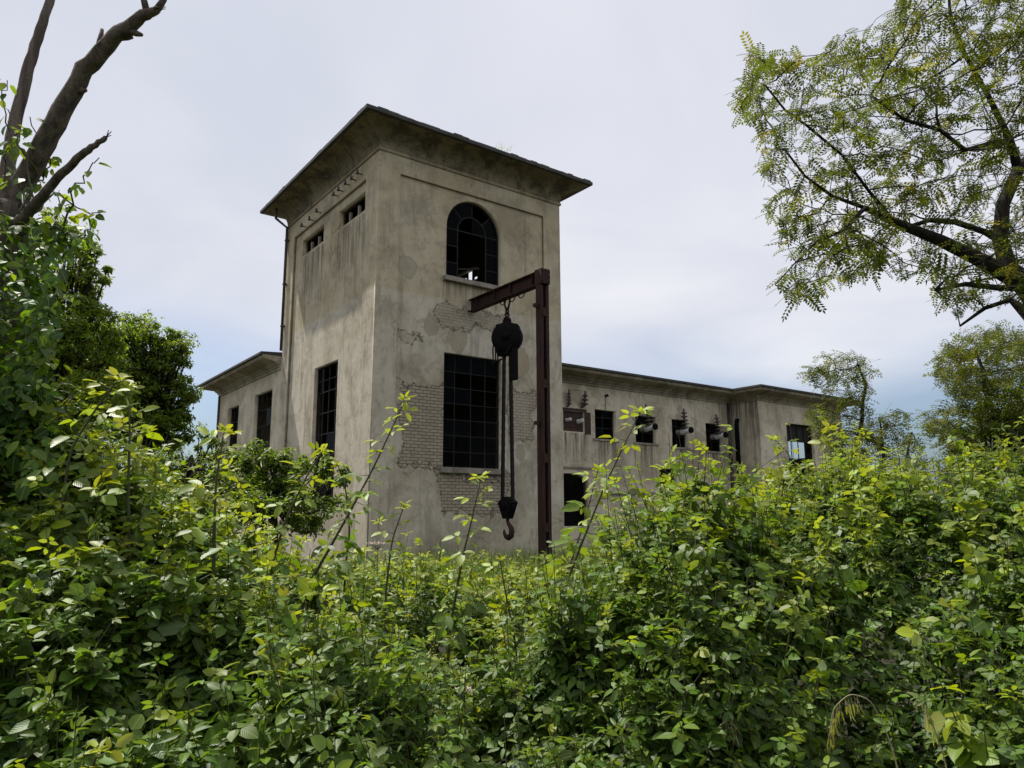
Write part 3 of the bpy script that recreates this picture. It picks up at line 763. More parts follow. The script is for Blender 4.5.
# drum: a disc with its axis along the front (seen nearly face on)
Mx = Matrix.Translation((0, 0, 7.02)) @ Matrix.Rotation(rad(40), 4, 'Z') @ Matrix.Rotation(PI/2, 4, 'Y')
mb = MB(); mb.lathe([(.12, -.24), (.32, -.23), (.44, -.17), (.48, -.10), (.48, .10), (.44, .17), (.32, .23), (.12, .24)], 28, Mx)
for a_, q_ in ((.3, .07), (2.5, .09), (3.9, .10)):
    mb.lathe([(q_, -.15), (q_, .15)], 8, Mx @ Matrix.Translation((.42 * math.cos(a_), .42 * math.sin(a_), 0)))
for k in range(8):
    a = k * PI / 4; mb.lathe([(.035, .2), (.035, .245), (.02, .26)], 8, Mx @ Matrix.Translation((.3 * math.cos(a), .3 * math.sin(a), 0)))
mb.lathe([(.13, .22), (.13, .30), (.06, .33)], 14, Mx); mb.lathe([(.13, -.30), (.13, -.22)], 14, Mx)
mb.build('drum', M['iron'], hz)
mb = MB(); mb.prism([(-.13, 7.3), (.13, 7.3), (.09, 7.6), (.03, 7.66), (-.03, 7.66), (-.09, 7.6)], -.09, .09, (1, 2, 0)); mb.build('neck', M['iron'], hz)
mb = MB(); mb.prism([(-.42, 6.78), (.40, 6.68), (.46, 6.74), (.34, 6.48), (-.22, 6.48), (-.36, 6.62)], -.13, .13, (1, 2, 0)); mb.build('guide_block', M['iron'], hz)
# hand chain bunched on the far side
mb = MB()
for k, dy in enumerate((.50, .64, .80)):
    mb.tube([(0.02*k, dy - .15, 7.16), (0.02*k, dy - .03, 7.05), (0.02*k, dy + .02, 6.8), (0.02*k, dy, 6.42 - .06*k)], .024, 6)
mb.tube([(0, .42, 7.1), (0, .75, 7.12)], .03, 6); mb.tube([(0, .3, 6.40), (0, .80, 6.36)], .03, 6)
mb.build('hand_chain', M['chain'], hz)
mb = MB(); mb.box((-.09, -.43, 5.66), (.09, -.245, 6.62)); mb.build('chain_guard', M['iron'], hz)
for sg in (1, -1):
    mb = MB(); zz_ = np.arange(6.6, 2.0, -.12)
    for k, z in enumerate(zz_):
        dy2 = sg * (.16 + .10 * (6.6 - z) / 4.6)
        mb.box((-.045, dy2 - .044, z - .118), (.045, dy2 + .044, z)) if k % 2 else mb.box((-.035, dy2 - .049, z - .125), (.035, dy2 + .049, z + .006))
    mb.build('load_chain', M['chain'], hz)
mb = MB(); mb.prism([(-.34, 2.02), (-.26, 2.10), (-.12, 2.12), (-.08, 2.2), (.08, 2.2), (.12, 2.12), (.26, 2.10), (.34, 2.02), (.10, 1.56), (-.10, 1.56)], -.12, .12, (1, 2, 0))
mb.lathe([(.14, -.15), (.14, .15)], 14, Matrix.Translation((0, 0, 1.95)) @ Matrix.Rotation(PI/2, 4, 'Y'))
mb.build('hook_block', M['iron'], hz)
hk = [(0, 0, 1.60), (0, 0, 1.48), (0, -.06, 1.40), (0, -.17, 1.30), (0, -.205, 1.19), (0, -.16, 1.07), (0, -.04, 1.01), (0, .09, 1.05), (0, .165, 1.14), (0, .185, 1.24)]
mb = MB(); mb.tube(hk, [.05, .05, .06, .075, .085, .09, .085, .07, .05, .025], 9); mb.build('hook', M['hookrust'], hz)

# ------------------------------------------------------------------ trees by space colonisation
def colonise(attr, nodes, par, D=.25, di=1.2, dk=.4, iters=120):
    nodes = [np.array(p, float) for p in nodes]; par = list(par); A = np.array(attr)
    near = np.full(len(A), -1); nd = np.full(len(A), 1e9)
    def upd(i0):
        nonlocal nd, near
        for i in range(i0, len(nodes)):
            d = np.linalg.norm(A - nodes[i], axis=1); m = d < nd; nd[m] = d[m]; near[m] = i
    upd(0); last = 0
    for _ in range(iters):
        act = (nd < di) & (nd > dk)
        if not act.any(): break
        n0 = len(nodes)
        for i in np.unique(near[act]):
            dirs = unit(A[act & (near == i)] - nodes[i]); d = dirs.mean(0) + rng.normal(0, .12, 3)
            d = unit(d); p = nodes[i] + d * D
            nodes.append(p); par.append(i)
        upd(n0)
    return np.array(nodes), np.array(par)

def radii(nodes, par, tip=.006, ex=2.4, rmin=None):
    r = np.zeros(len(nodes)); r[:] = 0; acc = np.zeros(len(nodes))
    for i in range(len(nodes) - 1, -1, -1):
        r[i] = tip if acc[i] == 0 else acc[i] ** (1 / ex)
        if rmin is not None and i < len(rmin): r[i] = max(r[i], rmin[i])
        if par[i] >= 0: acc[par[i]] += r[i] ** ex
    return r

def skeleton_mesh(nodes, par, r, mb, mat=0, n=6, cut=.0, wob=.0):
    kids = [[] for _ in nodes]
    for i, p in enumerate(par):
        if p >= 0: kids[p].append(i)
    starts = [(i, None) for i, p in enumerate(par) if p < 0]
    while starts:
        i, pr = starts.pop(); ch = [pr] if pr is not None else []; ch.append(i)
        while kids[i]:
            ks = sorted(kids[i], key=lambda k: -r[k]); nx = ks[0]
            for k in ks[1:]: starts.append((k, i))
            ch.append(nx); i = nx
        if len(ch) > 1:
            rr = r[ch].copy()
            if pr is not None: rr[0] = min(rr[0], rr[1] * 1.25)
            if rr.max() < cut: continue
            nn = n + (3 if rr.max() > .05 else 0) - (2 if rr.max() < .012 else 0)
            mb.tube(nodes[ch], rr, nn, mat, wob=wob if rr.max() > .03 else 0)
    return kids

def inpoly(x, y, poly):
    c = np.zeros(len(x), bool); n = len(poly); j = n - 1
    for i in range(n):
        xi, yi = poly[i]; xj, yj = poly[j]
        m = ((yi > y) != (yj > y)) & (x < (xj - xi) * (y - yi) / (yj - yi + 1e-9) + xi); c ^= m; j = i
    return c

def sample_volume(poly, Y0, Y1, n):
    """points of a crown whose outline, seen from the path, is poly, between Y0 and Y1 metres ahead"""
    P = []; xs = [p[0] for p in poly]; ys = [p[1] for p in poly]
    while len(P) < n:
        x = rng.uniform(min(xs), max(xs), 4000); y = rng.uniform(min(ys), max(ys), 4000); m = inpoly(x, y, poly)
        for a, b in zip(x[m], y[m]):
            q = at(a, b, rng.uniform(Y0, Y1)); k = 2.6 / ((Y0 + Y1) / 14)
            if math.sin(q[0] * k * 2.1 + 1.3 * math.sin(q[2] * k)) + math.sin(q[2] * k * 1.9 + q[1] * k) + math.sin(q[1] * k * 2.3 + q[0]) > -.55 or rng.random() < .12: P.append(q)
    return np.array(P[:n])

def limb_nodes(limbs):
    """limbs: list of (parent limb index or None, parent node, [(px,py,Y,r)...])"""
    nodes = []; par = []; rm = []; first = []
    for (pl, pk, pts) in limbs:
        base = -1 if pl is None else first[pl][pk]
        ids = []
        prev = base
        for (a, b, Y, r) in pts:
            p = at(a, b, Y)
            if prev >= 0:      # subdivide
                q = nodes[prev]; m = max(1, int(np.linalg.norm(p - q) / .3))
                for t in range(1, m):
                    nodes.append(q + (p - q) * t / m + rng.normal(0, .018, 3)); par.append(prev); rm.append(rm[prev] + (r - rm[prev]) / m if True else r); prev = len(nodes) - 1
            nodes.append(p); par.append(prev); rm.append(r); prev = len(nodes) - 1; ids.append(prev)
        first.append(ids)
    return nodes, par, rm

def foliage_on(nodes, par, r, kids, mb, T, per, size, age0, spread=.12, rmax=.012, droop=.35, mat=0, clear=0.):
    idx = np.where(r <= rmax)[0]; idx = idx[par[idx] >= 0]
    if clear:
        hv = nodes[r > .035]; idx = idx[np.min(np.linalg.norm(nodes[idx][:, None] - hv[None], axis=2), axis=1) > clear]
    idx = np.repeat(idx, rng.poisson(per, len(idx)))
    n = len(idx)
    if n == 0: return
    d = unit(nodes[idx] - nodes[par[idx]])
    t = rng.random(n)[:, None]
    P = nodes[par[idx]] * (1 - t) + nodes[idx] * t + rng.normal(0, spread * .15, (n, 3))
    X = unit(d * .5 + rvec(n) * np.array([1, 1, .55]) - np.array([0, 0, droop]) * rng.random((n, 1)))
    N = unit(np.array([0, 0, 1.]) + rvec(n) * .55)
    N = unit(N - X * (N * X).sum(1, keepdims=True))
    L = size * rng.uniform(.6, 1.2, n)
    age = np.clip(age0 + rng.normal(0, .22, n), 0, 1)
    mb.leaves(T, P, X, N, L, L, age, rng.random(n), mat, smooth=False)

def colony_tree(name, label, limbs, poly, Y0, Y1, natt, T, per, size, age0, barkm, leafm, D=.25, di=1.3, dk=.42, tip=.005, rmax=.012, group=None, pods=0, extra_attr=None, clear=0.):
    nodes, par, rm = limb_nodes(limbs)
    A = sample_volume(poly, Y0, Y1, natt)
    if extra_attr is not None: A = np.concatenate([A, extra_attr])
    nodes, par = colonise(A, nodes, par, D, di, dk)
    r = radii(nodes, par, tip, 2.35, rm)
    base = nodes[0].copy()
    t = thing(name, label, 'tree', (base[0], base[1], 0), 0, group)
    off = np.array([base[0], base[1], 0])
    mb = MB(); kids = skeleton_mesh(nodes - off, par, r, mb, 0, 6, 0, .04)
    mb.build('trunk', barkm, t)
    lb = MB(); foliage_on(nodes - off, par, r, kids, lb, T, per, size, age0, rmax=rmax, clear=clear)
    if pods:
        idx = rng.choice(np.where(r <= rmax)[0], pods); P = nodes[idx] - off
        X = unit(rvec(pods) * .35 - np.array([0, 0, 1.])); lb.leaves(T_SMALL, P, X, rvec(pods), rng.uniform(.05, .09, pods), .014, 0, 0, 1)
    lb.build('crown', [leafm, M['pod']], t, leafy=True)
    return t

# big locust leaning in from the right, 6 to 8 m ahead
lim = [
 (None, None, [(1150, 760, 7.0, .15), (1120, 520, 7.0, .135), (1075, 350, 7.0, .125), (1030, 288, 7.0, .12)]),
 (0, 3, [(985, 262, 6.9, .072), (940, 240, 6.8, .060), (895, 222, 6.7, .042), (865, 208, 6.6, .026), (832, 196, 6.5, .015), (805, 176, 6.4, .010), (785, 150, 6.4, .006)]),
 (0, 3, [(1008, 268, 7.1, .085), (1000, 240, 7.1, .075), (1003, 205, 7.2, .062), (1018, 170, 7.2, .046), (1010, 140, 7.2, .036), (988, 95, 7.3, .028), (965, 55, 7.3, .022), (950, 15, 7.4, .016), (945, -40, 7.4, .010)]),
 (2, 1, [(985, 232, 7.3, .032), (955, 222, 7.3, .03), (930, 220, 7.3, .026), (910, 226, 7.2, .018)]),
 (2, 3, [(1040, 140, 7.6, .045), (1060, 60, 7.8, .03), (1070, -40, 7.9, .02)]),
 (0, 3, [(1000, 288, 6.7, .03), (965, 284, 6.6, .022), (935, 290, 6.5, .012)]),
 (0, 2, [(1010, 300, 7.6, .03), (985, 308, 7.6, .022), (960, 326, 7.6, .012)]),
 (1, 2, [(868, 190, 6.4, .016), (842, 155, 6.3, .012), (806, 125, 6.2, .008), (785, 110, 6.1, .006), (765, 85, 6.0, .004)]),
 (1, 3, [(840, 232, 6.3, .013), (818, 240, 6.2, .010), (796, 262, 6.0, .007), (775, 285, 5.9, .004)]),
 (2, 4, [(965, 150, 6.7, .018), (940, 130, 6.5, .014), (905, 120, 6.3, .010), (870, 95, 6.1, .006)]),
]
poly = [(728,100),(742,88),(745,48),(770,45),(790,52),(815,55),(835,28),(862,34),(880,20),(905,-30),(1120,-60),(1120,300),(1040,318),(1005,300),(960,318),(935,300),(905,272),(870,285),(845,268),(815,312),(775,295),(790,262),(765,225),(768,190),(748,160),(752,130)]
colony_tree('locust_tree', 'large dark barked locust tree arching in from the right edge with airy pinnate leaves', lim, poly, 5.4, 8.6, 4600,
            T_PIN, 1.75, .165, .42, M['locustbark'], M['locust'], .13, .9, .17, .0028, .0072, pods=700, clear=.42)

# locusts behind the thicket on the right
def small_locust(label, base, Y, h_nodes, poly, natt, per, size, age, dY=1.2, tr=.05, D=.24, tipr=.005, T=T_PIN4, group='young locust trees behind the thicket'):
    pts = [(base[0], 600, Y, tr)] + [(a, b, Y + rng.normal(0, .1), r_) for a, b, r_ in h_nodes]
    return colony_tree('young_locust', label, [(None, None, pts)], poly, Y - dY, Y + dY, natt, T, per, size, age, M['locustbark'], M['locust'], .13, .9, .16, .003, .008, group=group)
small_locust('slim young locust standing against the roof end of the right wing', (838, 560), 13, [(850, 470, .04), (862, 420, .034), (866, 385, .028), (858, 365, .018)],
    [(800,372),(820,352),(845,350),(870,356),(875,385),(868,408),(880,440),(872,468),(840,470),(815,440),(806,405),(835,395),(812,388)], 1500, 3.0, .18, .45, .8)
small_locust('low feathery locust sapling just right of the roof end locust', (884, 560), 12, [(884, 480, .03), (882, 440, .022), (880, 420, .012)],
    [(862,430),(880,408),(905,405),(912,415),(905,440),(900,470),(915,490),(870,490),(868,455)], 800, 2.2, .17, .55, .7)
small_locust('thin leaning locust sapling between the feathery sapling and the tall bushy locust', (898, 560), 11, [(903, 480, .022), (908, 450, .016), (912, 432, .008)],
    [(895,445),(910,425),(925,440),(935,470),(925,490),(895,490)], 400, 2.2, .17, .5, .6)
small_locust('tall bushy olive green locust below the big overhanging branch', (985, 600), 12.5, [(985, 480, .07), (1000, 430, .055), (985, 390, .04), (975, 350, .025)],
    [(936,352),(946,336),(958,342),(968,326),(988,330),(1000,318),(1012,332),(1026,326),(1060,340),(1090,380),(1090,490),(1000,500),(945,495),(935,470),(952,452),(925,432),(920,412),(946,404),(950,392),(928,380)], 4600, 3.6, .19, .46, 1.7, .08)

Y = 11.5
# dense evergreens far left, behind the thicket: leaf clumps on limbs
def bushy_tree(name, label, lobes, trunk, nleaf, size, leafm, age0, base_xy, group=None, cat='tree', T=T_SMALL, nb=26):
    """lobes: (centre, radii) in world metres"""
    t = thing(name, label, cat, (base_xy[0], base_xy[1], 0), 0, group); off = np.array([base_xy[0], base_xy[1], 0.])
    lb = MB(); tb = MB()
    vol = np.array([np.prod(l[1]) ** (2/3) for l in lobes]); vol = vol / vol.sum()
    top = np.array(trunk[-1][:3]) - off
    tb.tube([np.array(p[:3]) - off for p in trunk], [p[3] for p in trunk], 8, wob=.05)
    for (c, rr), f in zip(lobes, vol):
        c = np.array(c) - off; rr = np.array(rr)
        n_cl = max(6, int(nb * f * len(lobes)))
        for k in range(n_cl):      # clumps at different depth with gaps between
            d = unit(rng.normal(size=3)); cc = c + d * rr * rng.uniform(.35, 1.12) ** .6
            cr = rr.mean() * rng.uniform(.16, .40)
            m = int(nleaf * f / n_cl * rng.uniform(.5, 1.5))
            if m < 2: continue
            q = unit(rng.normal(size=(m, 3))) * (rng.random((m, 1)) ** .45) * cr
            P = cc + q * np.array([1, 1, .75])
            N = unit(unit(q) * .4 + np.array([0, 0, .9]) + rvec(m) * .7); X = unit(np.cross(N, rvec(m)) - np.array([0, 0, .25]))
            N = unit(N - X * (N * X).sum(1, keepdims=True))
            L = size * rng.uniform(.7, 1.25, m)
            lb.leaves(T, P, X, N, L, L * .5, np.clip(age0 + rng.normal(0, .2, m), 0, 1), rng.random(m))
            b0_ = np.array(trunk[len(trunk)//2][:3]) - off
            tb.tube([b0_ + (top - b0_) * rng.random(), (b0_ + cc) / 2 + rng.normal(0, .08, 3), cc], [.03, .02, .008], 5, caps=False)
    tb.build('trunk' if cat == 'tree' else 'stem', M['locustbark'], t); lb.build('crown' if cat == 'tree' else 'foliage', [leafm], t, leafy=True)
    return t
def lobe(px, py, Y, rx, rz=None, ry=None):
    k = Y / F; return (at(px, py, Y), (rx * k, (ry or rx) * k, (rz or rx) * k))
Y = 17
bushy_tree('evergreen_tree', 'round topped dark evergreen tree nearest the left wing of the building',
    [lobe(150, 354, Y, 38, 36), lobe(118, 372, Y, 40, 44), lobe(95, 400, Y, 44, 44), lobe(180, 400, Y, 18, 30), lobe(165, 385, Y, 28, 34), lobe(140, 415, Y, 42, 34), lobe(172, 350, Y, 18, 24), lobe(168, 430, Y, 25, 25), lobe(140, 345, Y, 36, 30), lobe(112, 345, Y, 26, 28)],
    [(*at(145, 560, Y), .16), (*at(148, 440, Y), .12), (*at(150, 370, Y), .06)], 34000, .10, M['dense'], .5, at(145, 560, Y)[:2], nb=60)
Y = 13
bushy_tree('evergreen_tree', 'taller evergreen tree half hidden behind the ivy clad dead tree',
    [lobe(70, 300, Y, 38, 40), lobe(88, 275, Y, 22, 30), lobe(50, 250, Y, 40, 40), lobe(60, 350, Y, 60, 45), lobe(96, 330, Y, 30, 34), lobe(20, 380, Y, 60, 50), lobe(85, 400, Y, 50, 40)],
    [(*at(50, 580, Y), .17), (*at(52, 430, Y), .12), (*at(60, 300, Y), .06)], 34000, .09, M['dense'], .55, at(50, 580, Y)[:2], nb=55)
Y = 11.5
bushy_tree('broadleaf_shrub', 'dark green broad leaved shrub at the right edge below the locusts', [lobe(1000, 432, Y, 30, 34), lobe(975, 450, Y, 26, 24), lobe(1030, 415, Y, 34, 40), lobe(1005, 470, Y, 50, 26), lobe(1040, 460, Y, 40, 34)],
    [(*at(1005, 560, Y), .07), (*at(1005, 500, Y), .05), (*at(1008, 440, Y), .025)], 7000, .075, M['dense'], .4, at(1005, 560, Y)[:2], cat='shrub', nb=26)
Y = 19
bushy_tree('dark_shrub', 'low dark shrub between the evergreen tree and the left wing', [lobe(192, 442, Y, 24, 20), lobe(172, 455, Y, 24, 22), lobe(212, 458, Y, 20, 22), lobe(195, 475, Y, 45, 30), lobe(150, 480, Y, 40, 26), lobe(175, 500, Y, 60, 26)],
    [(*at(190, 545, Y), .08), (*at(190, 500, Y), .06), (*at(192, 455, Y), .03)], 9500, .10, M['dense'], .25, at(190, 545, Y)[:2], cat='shrub', nb=20)
Y = 17
bushy_tree('dark_shrub', 'dark leafy elder shrub under the left face of the tower', [lobe(262, 468, Y, 32, 26), lobe(295, 470, Y, 28, 26), lobe(235, 480, Y, 28, 30), lobe(325, 482, Y, 22, 22), lobe(280, 505, Y, 60, 30)],
    [(*at(275, 560, Y), .08), (*at(275, 520, Y), .06), (*at(275, 480, Y), .03)], 10000, .13, M['dense'], .35, at(275, 560, Y)[:2], cat='shrub', nb=24)

# ------------------------------------------------------------------ dead tree with climber on the left edge
DY = 4.4
dt_base = at(-12, 620, DY); off = np.array([dt_base[0], dt_base[1], 0])
dead = thing('dead_tree', 'bare dead tree with three broken grey brown limbs at the left edge', 'tree', tuple(off))
def limb(name, pts, n=11):
    P = np.array([at(a, b, Yy) for a, b, Yy, r_ in pts]) - off; rr = np.array([p[3] for p in pts]) * (1. if name == 'trunk' else .88)
    # smooth resample
    t = np.linspace(0, len(P) - 1, len(P) * 5); i = np.clip(t.astype(int), 0, len(P) - 2); f = t - i
    Q = P[i] * (1 - f)[:, None] + P[i + 1] * f[:, None] + rng.normal(0, .0025, (len(t), 3)); r2 = rr[i] * (1 - f) + rr[i + 1] * f
    mb = MB(); mb.tube(Q, r2, n, wob=.045)
    for k in range(4):
        d = unit(Q[-1] - Q[-4] + rng.normal(0, .03, 3)); e = Q[-1] + rng.normal(0, r2[-1] * .5, 3); mb.tube([e - d * .03, e + d * rng.uniform(.02, .07)], [r2[-1] * .45, .002], 5)
    return mb, Q
mb, _ = limb('trunk', [(-22, 760, DY, .17), (-12, 500, DY, .16), (-8, 330, DY, .15), (2, 255, DY, .13), (12, 205, DY, .105)]); mb.build('trunk', M['bark'], dead)
mb, Q = limb('limb', [(8, 225, DY, .078), (22, 185, DY, .076), (52, 130, DY - .1, .070), (85, 70, DY - .2, .060), (118, 34, DY - .3, .050), (142, 16, DY - .35, .040), (158, 9, DY - .37, .024)])
for k, ln, dr in ((19, .16, (.0, .1, 1.)), (30, .09, (-.2, -.3, 1)), (24, .07, (1, 0, -.3)), (22, .06, (1, .1, .1)), (15, .06, (.9, -.3, -.1)), (34, .05, (.4, 0, .8))):
    if k < len(Q): d = unit(np.array(dr)); mb.tube([Q[k], Q[k] + d * (ln * .5 + .05), Q[k] + d * (ln + .05)], [.022, .018, .010], 6)
mb.build('limb', M['bark'], dead)
mb, _ = limb('limb', [(2, 250, DY, .06), (5, 180, DY + .15, .052), (14, 125, DY + .25, .046), (28, 70, DY + .3, .042), (42, 25, DY + .35, .036), (54, -12, DY + .4, .03), (62, -60, DY + .45, .022)]); mb.build('limb', M['bark'], dead)
mb, _ = limb('limb', [(18, 225, DY - .1, .042), (38, 200, DY - .2, .034), (62, 173, DY - .3, .028), (85, 152, DY - .38, .024), (106, 137, DY - .42, .014)]); mb.build('limb', M['bark'], dead)

ivy = thing('climbing_plant', 'leafy green climber smothering the trunk of the dead tree', 'climber', tuple(off))
lb = MB(); sb = MB()
ipoly = [(-80,190),(0,205),(30,215),(48,222),(52,235),(70,228),(78,236),(62,262),(52,300),(56,340),(50,400),(60,470),(55,560),(-80,560)]
P = []
for a, b, wgt in [(p[0], p[1], 1) for p in []]: pass
xs = rng.uniform(-90, 125, 13000); ys = rng.uniform(180, 565, 13000); m = inpoly(xs, ys, ipoly)
P = np.array([at(a, b, DY + rng.uniform(-.75, .9)) for a, b in zip(xs[m], ys[m])])
# keep a clumped, uneven distribution
cl = np.array([at(rng.uniform(-80, 75), rng.uniform(200, 560), DY + rng.uniform(-.6, .7)) for _ in range(100)])
dmin = np.min(np.linalg.norm(P[:, None, :] - cl[None], axis=2), axis=1); P = P[dmin < rng.uniform(.08, .32, len(P))]
hf_ = rng.random(len(P)) < .45; PC = P[hf_]; P = P[~hf_]; n = len(PC)
Nc = unit(np.array([.1, -.35, .8]) + rvec(n) * .6); Xc = unit(np.cross(Nc, rvec(n)) + np.array([.2, -.3, -.3]))
compound(lb, T_LEAF, PC - off, Xc, Nc, rng.uniform(.04, .075, n), np.clip(rng.normal(.34, .27, n), 0, 1), 3)
n = len(P); N = unit(np.array([.25, -.45, .75]) + rvec(n) * .6); X = unit(np.cross(N, rvec(n)) + np.array([0, 0, -.5]))
N = unit(N - X * (N * X).sum(1, keepdims=True)); L = rng.uniform(.05, .10, n)
lb.leaves(T_LEAF, P - off, X, N, L, L * .78, np.clip(rng.normal(.28, .25, n), 0, 1), rng.random(n))
# trailing and climbing runners with leaves
runs = [[(20, 200), (10, 150), (2, 105), (8, 80)], [(35, 210), (18, 140), (6, 110)], [(45, 225), (60, 230), (80, 240), (92, 222)], [(30, 215), (55, 190), (70, 200), (92, 215), (100, 208)],
        [(25, 200), (45, 175), (52, 150)], [(50, 240), (58, 215), (60, 190)], [(60, 235), (75, 190), (88, 170), (96, 160)], [(0, 200), (5, 165), (12, 140)], [(20, 215), (25, 180), (38, 150), (30, 118)], [(60, 260), (75, 240), (90, 230)], [(50, 300), (72, 290), (88, 300)]]
for rn_ in runs:
    Q = np.array([at(a, b, DY + rng.uniform(-.25, .1)) for a, b in rn_]) - off
    t = np.linspace(0, len(Q) - 1, 14); i = np.clip(t.astype(int), 0, len(Q) - 2); f = (t - i)[:, None]
    Q = Q[i] * (1 - f) + Q[i + 1] * f + rng.normal(0, .012, (14, 3)); sb.tube(Q, np.linspace(.007, .003, 14), 5)
    k = rng.integers(1, 14, 12); n = len(k); N = unit(np.array([0, -.4, .8]) + rvec(n) * .6); X = unit(np.cross(N, rvec(n)) + np.array([0, 0, -.6]))
    L = rng.uniform(.05, .09, n); N = unit(N - X * (N * X).sum(1, keepdims=True))
    lb.leaves(T_LEAF, Q[k] + X * .03, X, N, L, L * .75, np.clip(rng.normal(.6, .25, n), 0, 1), rng.random(n))
sb.build('stem', M['stem'], ivy); lb.build('foliage', [M['ivy']], ivy, leafy=True)

# ------------------------------------------------------------------ the bramble thicket
PX = np.array([-500, -200, 0, 100, 150, 200, 250, 300, 350, 400, 450, 500, 540, 580, 620, 650, 700, 750, 800, 850, 900, 1024, 1300, 1700], float)
PYC = np.array([410, 412, 416, 438, 450, 468, 494, 514, 530, 542, 562, 562, 546, 520, 512, 500, 484, 474, 470, 468, 464, 474, 474, 474], float)
YC = np.array([3.8, 3.8, 4.0, 4.4, 4.7, 5.0, 5.4, 5.9, 6.4, 7.6, 8.8, 9.0, 8.6, 7.8, 7.2, 7.0, 6.9, 7.0, 7.0, 7.0, 7.0, 7.0, 7.0, 7.0])
el = PITCH + np.arctan((384 - PYC) / F)
HC = ZC + YC * np.tan(el) - np.interp(PX, [100, 200, 330, 420, 560, 640, 720], [.20, .34, .38, .37, .37, .38, .40])
rng = np.random.default_rng(12)
lum = [(rng.uniform(-9, 9), rng.uniform(2.0, 12), rng.uniform(.16, .5), rng.choice([-1, 1]) * rng.uniform(.10, .33)) for _ in range(620)]
LX, LY, LR, LH = [np.array(q) for q in zip(*lum)]
def bump_at(x, y):
    b = np.zeros_like(x)
    for i in range(0, len(x), 20000):
        q = slice(i, i + 20000); b[q] = (LH * np.exp(-((x[q, None] - LX) ** 2 + (y[q, None] - LY) ** 2) / LR ** 2)).sum(1)
    return b
def H(x, y):
    a = x / y; px = 512 + a * 751
    yc = np.interp(px, PX, YC); hc = np.interp(px, PX, HC)
    y0 = np.interp(px, [-300, 100, 300, 450, 600, 800, 1024, 1400], [1.95, 1.95, 2.0, 2.0, 2.1, 2.35, 2.3, 2.2]) + .12 * np.sin(x * 2.3) + .08 * np.sin(x * 5.1 + 1)
    y1 = np.interp(px, [-300, 100, 300, 450, 600, 700, 850, 1024, 1400], [4.2, 4.2, 3.8, 3.0, 3.6, 4.2, 4.6, 4.3, 4.2])
    h1 = np.interp(px, [-300, 100, 200, 300, 450, 600, 700, 850, 1024, 1400], [1.70, 1.64, 1.42, 1.12, .84, 1.0, 1.38, 1.56, 1.78, 1.78])
    t = np.clip((y - y0) / (y1 - y0), 0, 1); t2 = np.clip((y - y1) / np.maximum(yc - y1, .3), 0, 1)
    h = .25 + (h1 - .25) * np.sin(t * PI / 2) ** .95 + (hc - h1) * t2 ** 1.1
    h = np.where(y < y0, .25 * np.clip(1 - (y0 - y) / .2, 0, 1), h)
    tb = np.clip((y - yc) / 4.5, 0, 1); h = np.where(y > yc, hc + (.45 - hc) * tb * tb * (3 - 2 * tb), h)
    b = bump_at(x, y)
    return h + np.clip(b, np.where(y < 4.6, -.22, -.42), .38) * np.clip((y - 1.9) * 1.2, 0, 1)
def slope(x, y, e=.06):
    h0 = H(x, y); return unit(np.stack([-(H(x + e, y) - h0) / e, -(H(x, y + e) - h0) / e, np.ones_like(x)], 1)), h0

def region_of(px): return np.where(px < 395, 0, np.where(px < 600, 1, 2))
TB = [MB(), MB(), MB()]
def scatter(n, ya, yb, smin, smax, T, depth, n3, fill=False):
    # uniform over the area of the wedge the path looks into
    y = np.sqrt(rng.uniform(ya ** 2, yb ** 2, n)); a = rng.uniform(-1.1, 1.1, n); x = a * y
    nn, h = slope(x, y)
    # as many leaves per area of the surface, more on steep faces, thinned out in patches
    gap = np.sin(x * 4.3 + 1.7 * np.sin(y * 3.1)) + np.sin(y * 5.2 + 1.3 * np.sin(x * 2.7)) + .8 * np.sin(h * 9 + x * 3)
    ok = rng.random(n) < np.clip(1 / np.maximum(nn[:, 2], .2), 1, 4) / 2.6 * (np.where(gap < -.9, 1.6, .15) if fill else np.where(gap < -1.1, .5, 1.))
    x, y, nn, h = x[ok], y[ok], nn[ok], h[ok]; n = len(x)
    dep = rng.exponential(depth, n) * rng.choice([1, 1, 1, 2.4], n)
    P = np.stack([x, y, h], 1) - nn * dep[:, None]; ok = P[:, 2] > .02
    P, nn, dep = P[ok], nn[ok], dep[ok]; n = len(P); x, y = P[:, 0], P[:, 1]
    N = unit(nn * .55 + np.array([0, -.05, .75]) + rvec(n) * .55)
    X = unit(nn * np.array([1, 1, .2]) + rvec(n) * .9 + np.array([0, -.25, -.15])); X = unit(X - N * (X * N).sum(1, keepdims=True) * .8)
    s_ = rng.uniform(smin, smax, n) * np.interp(512 + x / y * 751, [250, 450], [1.0, .76])
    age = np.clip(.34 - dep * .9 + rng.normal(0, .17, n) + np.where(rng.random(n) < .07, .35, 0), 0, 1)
    reg = region_of(512 + x / y * 751)
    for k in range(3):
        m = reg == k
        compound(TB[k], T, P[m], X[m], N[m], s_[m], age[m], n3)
scatter(38000, 1.9, 4.3, .05, .095, T_LEAF, .10, 3)
scatter(8400, 1.9, 4.3, .045, .075, T_LEAF, .12, 5)
scatter(25000, 4.3, 7.2, .05, .095, T_LEAF, .11, 3)
scatter(28000, 7.2, 13, .05, .10, T_SMALL, .14, 3)
scatter(20000, 1.9, 5.5, .06, .085, T_SMALL, .42, 3)
scatter(26000, 1.9, 5.2, .05, .09, T_SMALL, .04, 3, True)
